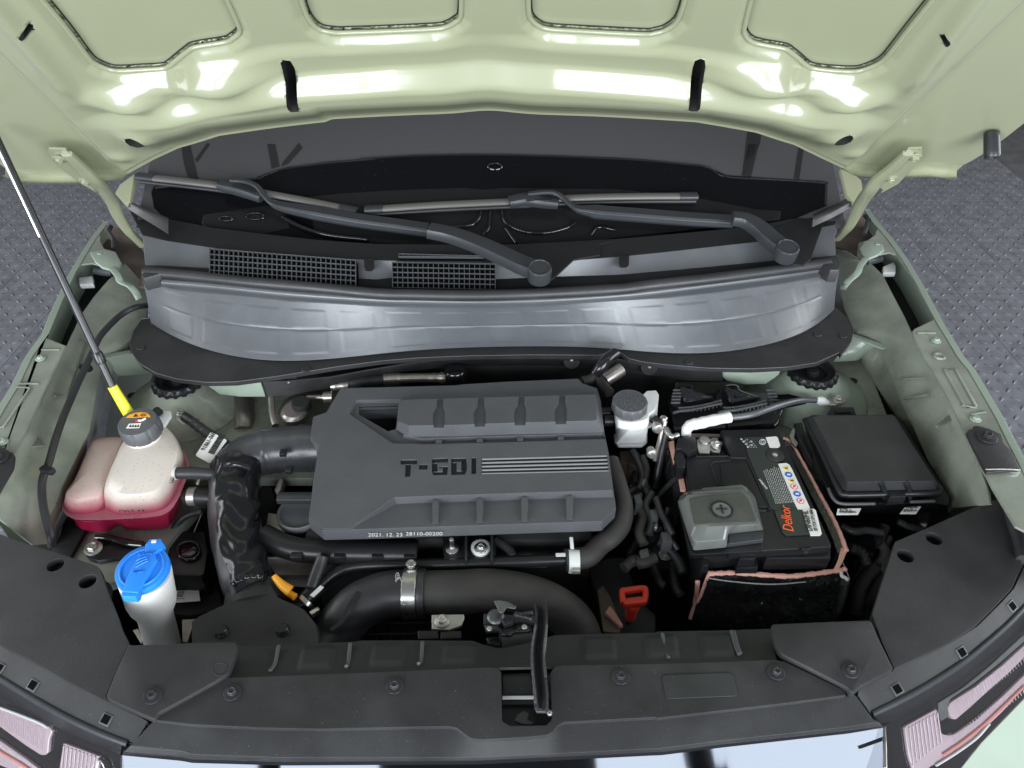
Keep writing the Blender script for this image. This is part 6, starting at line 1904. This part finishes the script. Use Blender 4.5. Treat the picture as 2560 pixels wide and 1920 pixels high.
sheet('strap', [(L('1028,425 1035,480 1030,580 1015,700 1008,800 1012,950 1025,1100 1032,1200'), [0.925, 0.932, 0.936, 0.938, 0.94, 0.94, 0.94, 0.94]),
                (L('1128,405 1135,480 1135,560 1122,680 1112,790 1125,950 1140,1100 1140,1225'), [0.925, 0.932, 0.936, 0.938, 0.94, 0.94, 0.94, 0.94])], 'blackmetal', bk, n=90, m=18, thick=0.004, disp=ridge)
for q in ('1040,560 1018,700 1012,820 1025,980 1040,1160', '1128,560 1112,720 1106,830 1118,960'):
    tube('worn_edge', tpx(L, q, 0.947), 0.0018, 'greymetal', bk, seg=6, res=8, rfun=lambda w: 0.0014 + 0.0008 * math.sin(w * 70) ** 2)
plate('foot', L('1032,1195 1140,1200 1160,1240 1140,1228 1050,1226'), 0.938, 0.004, 'greymetal', bk)
lathe('foot_rivet', p1(L, '1149,1240', 0.938), [(0.004, 0), (0.003, 0.003)], 'steel', bk, seg=10)
bp_ = thing('latch_bolt_plate', 'pale steel plate with one hex bolt left of the latch', 'bolt plate', p1(L, '330,550', 0.86))
plate('plate', L('242,482 490,478 495,500 470,560 380,598 245,592'), 0.862, 0.006, 'zinc', bp_, bev=0.001)
bolt(p1(L, '323,533', 0.863), 0.0078, 'zinc', bp_, washer=1.5)
plate('harness_guide', L('130,600 290,600 300,665 140,668'), 0.87, 0.01, 'smooth', bp_, bev=0.003)
plate('harness_guide', L('310,610 470,600 475,660 310,668'), 0.87, 0.01, 'smooth', bp_, bev=0.003)
fan = thing('radiator_fan', 'black radiator fan grid seen under the boost hose', 'fan', p1(K, '1600,580', 0.74))
plate('shroud', K('1280,480 1850,480 1850,700 1250,700'), 0.75, 0.01, 'deep', fan)
for k in range(5):
    tube('grid_bar', pz(K, f'{1330 + k * 100},490 {1310 + k * 105},700', 0.765), 0.003, 'smooth', fan, seg=8, res=0)
for y_ in (540, 625):
    tube('grid_bar', pz(K, f'1250,{y_ + 5} 1850,{y_}', 0.77), 0.003, 'smooth', fan, seg=8, res=0)
# ------------------------------------------------------------------ front covers
SZ = 0.93
rc = thing('radiator_cover', 'long black plastic cover over the radiator with a central latch cut-out', 'radiator cover', p1(L, '100,1100', 0.88))
rtop = J('1750,958') + K('262,966 1000,938') + L('0,914 700,884 750,892 778,925 784,1290 800,1310 845,1335 1120,1332 1158,1300 1168,1270 1155,930 1185,882 1250,870 1966,858') + M('490,858 1000,843 1400,826 1480,842 1930,1060')
rbot = J('1190,1292') + K('0,1325 500,1350 1000,1360') + L('0,1345 380,1340 440,1355 490,1395 545,1432 620,1442 1000,1420 1130,1406 1175,1380 1215,1330 1260,1308 1966,1268') + M('500,1276 1000,1218 1500,1160 1950,1100')
rp_ = plate('main_panel', rtop + rbot[::-1] + J('1205,1245'), SZ, 0.008, 'plastic', rc)
plate('badge_recess', M('535,945 1075,925 1120,1105 570,1128'), SZ + 0.0012, 0.002, 'strip', rc, round_=0.006)
for f_, a in ((J, '1787,1080'), (K, '1557,1030'), (L, '1695,958'), (M, '1413,925')):
    bolt(p1(f_, a, SZ + 0.0005), 0.0062, 'blackmetal', rc, washer=1.9)
# deep slot for the latch
plate('slot_floor', L('770,900 1180,880 1190,1360 770,1360'), 0.905, 0.004, 'smooth', rc)
plate('slot_step', L('785,930 1160,920 1160,1110 785,1110'), 0.917, 0.012, 'smooth', rc, bev=0.002)
plate('slot_lip', L('786,1106 1030,1104 1030,1120 788,1122'), 0.919, 0.004, 'pale', rc)
plate('slot_dark', L('786,1122 1030,1120 1030,1160 786,1163'), 0.912, 0.004, 'deep', rc)
plate('worn_patch', L('900,1250 950,1220 990,1240 980,1290 1030,1310 1010,1325 940,1322 880,1295'), 0.9065, 0.001, 'cowl', rc)
# front lip below the main panel
lt0 = J('1185,1292') + K('0,1330 500,1355 1000,1366') + L('0,1350 380,1346 440,1362 490,1402 545,1440 620,1450 1000,1428 1130,1414 1175,1388 1215,1338 1260,1316 1966,1276') + M('500,1284 1000,1226 1500,1168 1960,1105')
lt0 = lt0 + N('620,1090 660,1090')
lb0 = J('1000,1490 1400,1530') + K('0,1555 700,1580') + L('600,1580 1966,1510') + M('500,1512 1000,1450 1966,1345') + N('825,1310')
lb1 = J('945,1545 1400,1575') + K('0,1590 700,1612') + L('600,1605 1966,1535') + M('500,1540 1000,1478 1966,1370') + N('880,1335')
lb2 = J('938,1562 1400,1605') + K('0,1620 700,1640') + L('600,1632 1966,1562') + M('500,1565 1000,1502 1966,1395') + N('885,1350')
sheet('front_lip', [(lt0, 0.924), (lb0, 0.914), (lb1, 0.903)], 'plastic', rc, n=160, m=5, thick=0.004)
sheet('lip_edge', [(lb1, 0.9045), (lb2, 0.888)], 'smooth', rc, n=120, m=3, thick=0.004)
# rubber strip behind the cover
st0 = K('340,716 650,722 960,700 1220,690 1300,680') + L('100,678 560,682 640,712 740,736 800,735 960,705 1010,690 1180,640 1400,632 1966,620') + M('500,610 1000,602 1370,590')
st1 = K('262,970 1000,942') + L('0,918 700,888 1180,880 1966,862') + M('490,862 1000,847 1420,830')


def stripd(a, b):
    d = 0.0
    for c in (0.155, 0.285, 0.415, 0.675, 0.79, 0.895):
        k = (a - c) / 0.032
        if abs(k) < 1:
            d += 0.0035 * min(1, (1 - abs(k)) * 5) * min(1, max(0, (b - 0.1) * 8)) * min(1, max(0, (0.86 - b) * 8))
    return d


rs = thing('rubber_strip', 'dull black rubber sealing strip with raised pads behind the radiator cover', 'rubber strip', p1(K, '900,820', 0.88))
sheet('strip', [(st0, 0.902), (st1, 0.926)], 'strip', rs, n=240, m=16, thick=0.004, disp=stripd)
for f_, q in ((K, '665,722 640,850 600,915'), (K, '1215,705 1200,850 1185,880'), (K, '1770,692 1760,830 1740,860'), (M, '540,630 565,760 590,815'), (M, '1070,608 1100,720 1130,790'), (M, '1090,612 1112,700 1140,780')):
    zz = [0.9085, 0.917, 0.9245]
    tube('raised_rib', tpx(f_, q, zz), 0.0028, 'cover', rs, seg=8, res=6)

# corner covers
cc1 = thing('corner_cover', 'small black angular cover left of the radiator cover, one bolt', 'corner cover', p1(J, '1300,950', 0.9), 'corner covers')
plate('panel', J('1010,716 1400,700 1800,690 1822,712 1790,820 1750,940 1480,1090 1215,1235 1182,1285 1000,1205 842,1132 815,1110 900,900 990,705'), 0.937, 0.012, 'plastic', cc1, bev=0.003, round_=0.006)
bolt(p1(J, '1172,1105', 0.938), 0.0062, 'blackmetal', cc1, washer=1.9, axis=(0.1, -0.05, 1))
tube('moulding_mark', pz(J, ' '.join(f'{1692 + 58 * math.cos(a):.0f},{900 + 50 * math.sin(a):.0f}' for a in np.linspace(0, 6.283, 17)), 0.9372), 0.0006, 'plastic', cc1, seg=5, res=1)
cc2 = thing('corner_cover', 'small black angular cover right of the radiator cover, one bolt', 'corner cover', p1(N, '500,750', 0.9), 'corner covers')
plate('panel', N('20,552 400,535 790,520 850,660 965,895 940,915 700,1040 655,1085 610,1040 300,880 100,782 60,700'), 0.937, 0.012, 'plastic', cc2, bev=0.003, round_=0.006)
bolt(p1(N, '635,908', 0.938), 0.0062, 'blackmetal', cc2, washer=1.9, axis=(-0.1, -0.05, 1))

# big side covers with round holes
lside = I('-220,930 0,1032 200,1100 400,1160 740,1272 770,1300 830,1480 890,1640') + J('920,560 975,670 990,700 900,900 812,1112 1000,1210 1130,1300 1000,1240 800,1140 500,985 250,840 100,765 0,712 -150,610 -320,450 -380,200 -300,0')
rside = H('975,1520 1250,1402 1500,1290 1690,1208 1780,1195 1850,1235 1920,1350 1960,1480 1975,1640') + N('1962,0 1930,130 1880,270 1780,380 1600,560 1400,690 1200,790 1000,880 970,896 880,700 800,480 830,380 870,250 910,130 945,20')


def hole_at(f_, a, r, z):
    c = p1(f_, a, z)
    return cutter([c + Vector((r * math.cos(t), r * math.sin(t), 0)) for t in np.linspace(0, 6.2832, 33)[:-1]], z, 0.03, 0.05), c


for side, lab, nm, hl in ((lside, 'broad black side cover at the left with two round holes', 'J', ((J, '427,98'), (J, '675,225'))), (rside, 'broad black side cover at the right with two round holes', 'H', ((H, '1275,1495'), (N, '1055,30')))):
    t = thing('side_cover', lab, 'side cover', at(*side[len(side) // 2], 0.9), 'side covers')
    hc_ = [hole_at(f_, a, 0.0125, 0.925) for f_, a in hl]
    plate('panel', side, 0.925, 0.016, 'plastic', t, cuts=[h[0] for h in hc_])
    for h in hc_:
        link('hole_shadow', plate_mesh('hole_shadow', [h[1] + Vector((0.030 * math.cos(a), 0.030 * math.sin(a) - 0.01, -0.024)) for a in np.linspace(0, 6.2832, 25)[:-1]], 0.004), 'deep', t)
tube('edge_roll', pz(H, '1850,1235 1860,1300 1890,1400 1930,1520 1960,1659', 0.927), 0.010, 'rubber', t, seg=12, res=6)
plate('notch', H('1785,1195 1815,1190 1820,1215 1795,1220'), 0.9256, 0.002, 'deep', t)

def plane3(a, b, c):
    n = (b - a).cross(c - a).normalized()
    if n.z < 0:
        n = -n
    return Plane(a, n)


# rim strips with square holes, gloss line and bumper edge
for lab, f1, f2, f3, f4, sq in (
        ('left', J('-350,420 -150,615 0,716 100,770 250,845 500,990 800,1145 1000,1245 1135,1305'), J('-350,740 -150,860 0,945 250,1095 500,1230 700,1330 850,1400 1032,1470'), J('-350,800 -150,910 0,990 250,1145 500,1290 700,1385 850,1440 940,1470'),
         J('-400,880 -200,1000 0,1110 200,1220 400,1330 600,1430 800,1510 925,1560'), ((J, '250,1022', 0.5), (J, '812,1285', 0.42), (J, '-10,890', 0.5))),
        ('right', N('2200,-300 2060,-60 1975,100 1890,280 1790,390 1610,570 1400,700 1200,800 975,890 700,1040 690,1100'), N('2400,-200 2200,120 1966,400 1800,565 1500,815 1200,1010 1000,1120 785,1238'), N('2420,-170 2230,160 1966,450 1800,620 1500,870 1200,1060 1000,1165 800,1245'),
         N('2450,-40 2250,300 1966,600 1800,760 1500,985 1200,1190 1000,1285 885,1330'), ((N, '1880,415', -0.75), (N, '1492,770', -0.55), (N, '995,1052', -0.42)))):
    t = thing('rim_strip', f'black curved rim strip along the {lab} lamp with square clip holes', 'rim strip', at(*f2[len(f2) // 2], 0.88), 'rim strips')
    sheet('strip', [(f1, 0.918), (f2, 0.906)], 'plastic', t, n=100, m=5, thick=0.005)
    sheet('gloss_line', [(f2, 0.905), ([((a[0] + b[0]) / 2, (a[1] + b[1]) / 2) for a, b in zip(f2, f3)], 0.906), (f3, 0.899)], 'gloss', t, n=100, m=4, thick=0.003, curve=True)
    tube('gloss_bead', [at((a[0] + b[0]) / 2, (a[1] + b[1]) / 2, 0.903) for a, b in zip(f2, f3)], 0.0048, 'wiper', t, seg=12, res=6)
    sheet('bumper_edge', [(f3, 0.897), (f4, 0.872)], 'smooth', t, n=100, m=4, thick=0.003)
    q1 = [at(u, v, 0.918) for u, v in f1]
    q2 = [at(u, v, 0.906) for u, v in f2]
    for g_, a, r1 in sq:
        c = p1(g_, a, 0.9105)
        i = min(range(len(q2)), key=lambda k: (q2[k] - c).length)
        j = min(range(len(q1)), key=lambda k: (q1[k] - c).length)
        i2 = i + 1 if i + 1 < len(q2) else i - 1
        SP = plane3(q2[i], q2[i2], q1[j])
        ax = (q2[i2] - q2[i]).normalized()
        if ax.x < 0:
            ax = -ax
        ay = SP.n.cross(ax)
        u, v = g_(a)[0]
        c = at(u, v, SP.off(0.0012))
        rim = [c + ax * x * 0.0078 + ay * y * 0.0072 for x, y in ((-1, -1), (1, -1), (1, 1), (-1, 1))]
        o = plate('square_hole', rim, SP, 0.003, 'cowl', t, bev=0.0008)
        plate('hole_dark', [c + SP.n * 0.0005 + ax * x * 0.0058 + ay * y * 0.0052 for x, y in ((-1, -1), (1, -1), (1, 1), (-1, 1))], SP, 0.001, 'void', o)


# headlamps
for lab in ('right', 'left'):
    if lab == 'right':
        t = thing('headlamp', 'glossy black right headlamp with pink hooked light strips', 'headlamp', p1(N, '1400,1300', 0.75), 'headlamps')
        PL = plane3(p1(N, '1100,1240', 0.868), p1(N, '1966,620', 0.868), p1(N, '1600,1500', 0.80))
        body_ = N('885,1330 1000,1285 1200,1190 1500,985 1800,760 1966,600 2250,300 2500,200 2500,700 1966,1120 1640,1460 1480,1659 1400,1850 880,1850')
        up = N('1388,1190 1400,1160 1430,1138 1600,1030 1800,870 1966,720 2200,480 2200,590 1966,815 1850,930 1700,1060 1560,1190 1445,1288 1420,1285 1400,1255')
        lo_ = N('1052,1352 1060,1335 1290,1208 1305,1222 1300,1290 1318,1370 1345,1400 1390,1410 1440,1395 1600,1290 1800,1110 1966,950 2200,700 2200,800 1966,1050 1800,1230 1600,1420 1420,1555 1250,1650 1200,1690 1120,1690 1080,1560')
        ridge_l = [N(f'{1085 + k * 27},{1345 - k * 14} {1118 + k * 27},{1640 - k * 22}') for k in range(9)]
        coral = N('1340,1560 1500,1450 1650,1330 1800,1190 1966,1030')
        white = N('1290,1640 1450,1540 1600,1430 1700,1320')
        smk = N('1310,1160 1500,1040 1700,880 1960,640 1975,680 1780,850 1580,1010 1400,1130 1380,1180 1390,1260 1330,1300 1310,1220')
    else:
        t = thing('headlamp', 'glossy black left headlamp with pink hooked light strips', 'headlamp', p1(J, '300,1500', 0.75), 'headlamps')
        PL = plane3(p1(J, '800,1510', 0.868), p1(J, '0,1110', 0.868), p1(J, '200,1750', 0.80))
        body_ = J('930,1562 800,1510 600,1430 400,1330 200,1220 0,1110 -200,1000 -400,880 -500,900 -400,1300 0,1750 300,1900 930,1900')
        up = J('-300,1010 0,1200 150,1250 300,1305 380,1345 402,1375 395,1400 378,1440 370,1540 345,1562 310,1560 200,1490 0,1345 -300,1180')
        lo_ = J('-300,1260 0,1450 100,1520 200,1590 330,1690 300,1760 0,1640 -300,1450')
        ridge_l = [J(f'{490 + k * 30},{1490 + k * 10} {470 + k * 30},{1720}') for k in range(9)]
        coral = J('-200,1380 0,1530 150,1620 300,1720')
        white = J('0,1195 150,1250 300,1310 370,1350')
        smk = J('320,1290 400,1330 410,1400 380,1430 390,1380')
    plate('housing', body_, PL, 0.03, 'gloss', t)
    plate('light_strip', up, PL.off(0.004), 0.004, 'lens', t, bev=0.0015)
    plate('light_strip', lo_, PL.off(0.004), 0.004, 'lens', t, bev=0.0015)
    if lab == 'left':
        plate('light_strip', J('485,1470 510,1475 700,1545 760,1570 757,1640 740,1760 440,1760 460,1620'), PL.off(0.004), 0.004, 'lens', t, bev=0.0015)
        tube('signal_line', [at(u, v, PL.off(0.005)) for u, v in J('755,1590 790,1620 820,1700')], 0.002, 'steel', t, seg=8, res=5)
    for r_ in ridge_l:
        tube('lens_ridge', [at(u, v, PL.off(0.005)) for u, v in r_], 0.0011, 'lens', t, seg=8, res=0)
    tube('signal_line', [at(u, v, PL.off(0.005)) for u, v in coral], 0.0024, 'amberlens', t, seg=10, res=6)
    tube('signal_line', [at(u, v, PL.off(0.006)) for u, v in white], 0.0018, 'white', t, seg=10, res=6)
    plate('clear_cover', body_, PL.off(0.014), 0.0015, 'clear', t)
    plate('smoked_band', smk, PL.off(0.002), 0.003, 'smoke', t)
    # fine optic lines moulded in the strips
    for k in range(26):
        w = k / 25
        if lab == 'right':
            q = N(f'{1440 + w * 520:.0f},{1150 - w * 400:.0f} {1470 + w * 520:.0f},{1250 - w * 420:.0f}')
            q2 = N(f'{1420 + w * 540:.0f},{1405 - w * 420:.0f} {1450 + w * 540:.0f},{1490 - w * 420:.0f}')
        else:
            q = J(f'{w * 345:.0f},{1225 + w * 130:.0f} {w * 330 + 6:.0f},{1335 + w * 190:.0f}')
            q2 = J(f'{-100 + w * 390:.0f},{1400 + w * 260:.0f} {-110 + w * 380:.0f},{1470 + w * 270:.0f}')
        for qq in (q, q2):
            tube('optic_line', [at(u, v, PL.off(0.0042)) for u, v in qq], 0.0005, 'lens', t, seg=5, res=0)
# front grille / bonnet edge of mirror finish
gr = thing('front_grille', 'mirror finished dark grille panel below the radiator cover', 'grille', (0, 0.36, 0.8))
g0 = poly3((lb2, 0.885))
gd = [Vector((0, -0.62, -0.78)), Vector((0, -0.55, -0.83)), Vector((0, -0.40, -0.92))]
gr1 = [p + gd[0] * 0.05 for p in g0]
gr2 = [p + gd[1] * 0.06 for p in gr1]
gr3 = [p + gd[2] * 0.10 for p in gr2]
sheet('panel', [g0, gr1, gr2, gr3], 'mirror', gr, n=140, m=6, thick=0.004, curve=True)
sheet('side_post', [(N('885,1345 890,1500 890,1659'), 0.876), (N('905,1340 912,1500 915,1659'), 0.876)], 'steel', gr, n=10, m=2, thick=0.004)
# green bumper corner, lower right
bc_ = thing('bumper_corner', 'pale sage green bumper corner under the right headlamp', 'bumper', p1(N, '1800,1500', 0.72))
sheet('skin', [(N('2400,720 1970,1125 1640,1465 1480,1665 1400,1850'), 0.79), (N('2500,900 2100,1300 1800,1600 1700,1750 1650,1900'), 0.74), (N('2700,1300 2400,1700 2200,2000'), 0.60)], 'mint', bc_, n=50, m=6, thick=0.004, curve=True)

# front bumper skin below the lamps and grille
fbp = thing('front_bumper', 'sage green front bumper skin below the grille and lamps', 'bumper', (0, 0.5, 0.3))
fo_ = [(-0.93, 1.10), (-0.91, 0.90), (-0.82, 0.66), (-0.62, 0.46), (-0.30, 0.36), (0.0, 0.34), (0.30, 0.38), (0.60, 0.52), (0.76, 0.72), (0.84, 0.95), (0.86, 1.10)]
sheet('skin', [[Vector((x * 0.97, y + 0.03, 0.66)) for x, y in fo_], [Vector((x, y, 0.60)) for x, y in fo_], [Vector((x, y - 0.01, 0.42)) for x, y in fo_], [Vector((x * 0.96, y + 0.03, 0.22)) for x, y in fo_]], 'mint', fbp, n=70, m=5, thick=0.004, smooth=True, curve=True)
sheet('dark_backing', [[Vector((x * 0.95, y + 0.06, 0.76)) for x, y in fo_], [Vector((x * 0.96, y + 0.05, 0.64)) for x, y in fo_]], 'deep', fbp, n=50, m=2, thick=0.004, smooth=True)
# ------------------------------------------------------------------ bars added behind the viewer, only to line the reflections
of = thing('added_reflection_bars', 'added dark posts and cross bars that draw lines in the reflections', 'added bars', (0, -2.12, 0))
for x in (-3.05, -1.15, 1.30, 3.05):
    wbox('post', x - 0.06, x + 0.06, -2.14, -2.08, 0.0, 3.0, 'blackmetal', of)
for z in (1.55, 2.35):
    wbox('cross_bar', -3.02, 3.02, -2.135, -2.085, z - 0.05, z + 0.05, 'blackmetal', of)
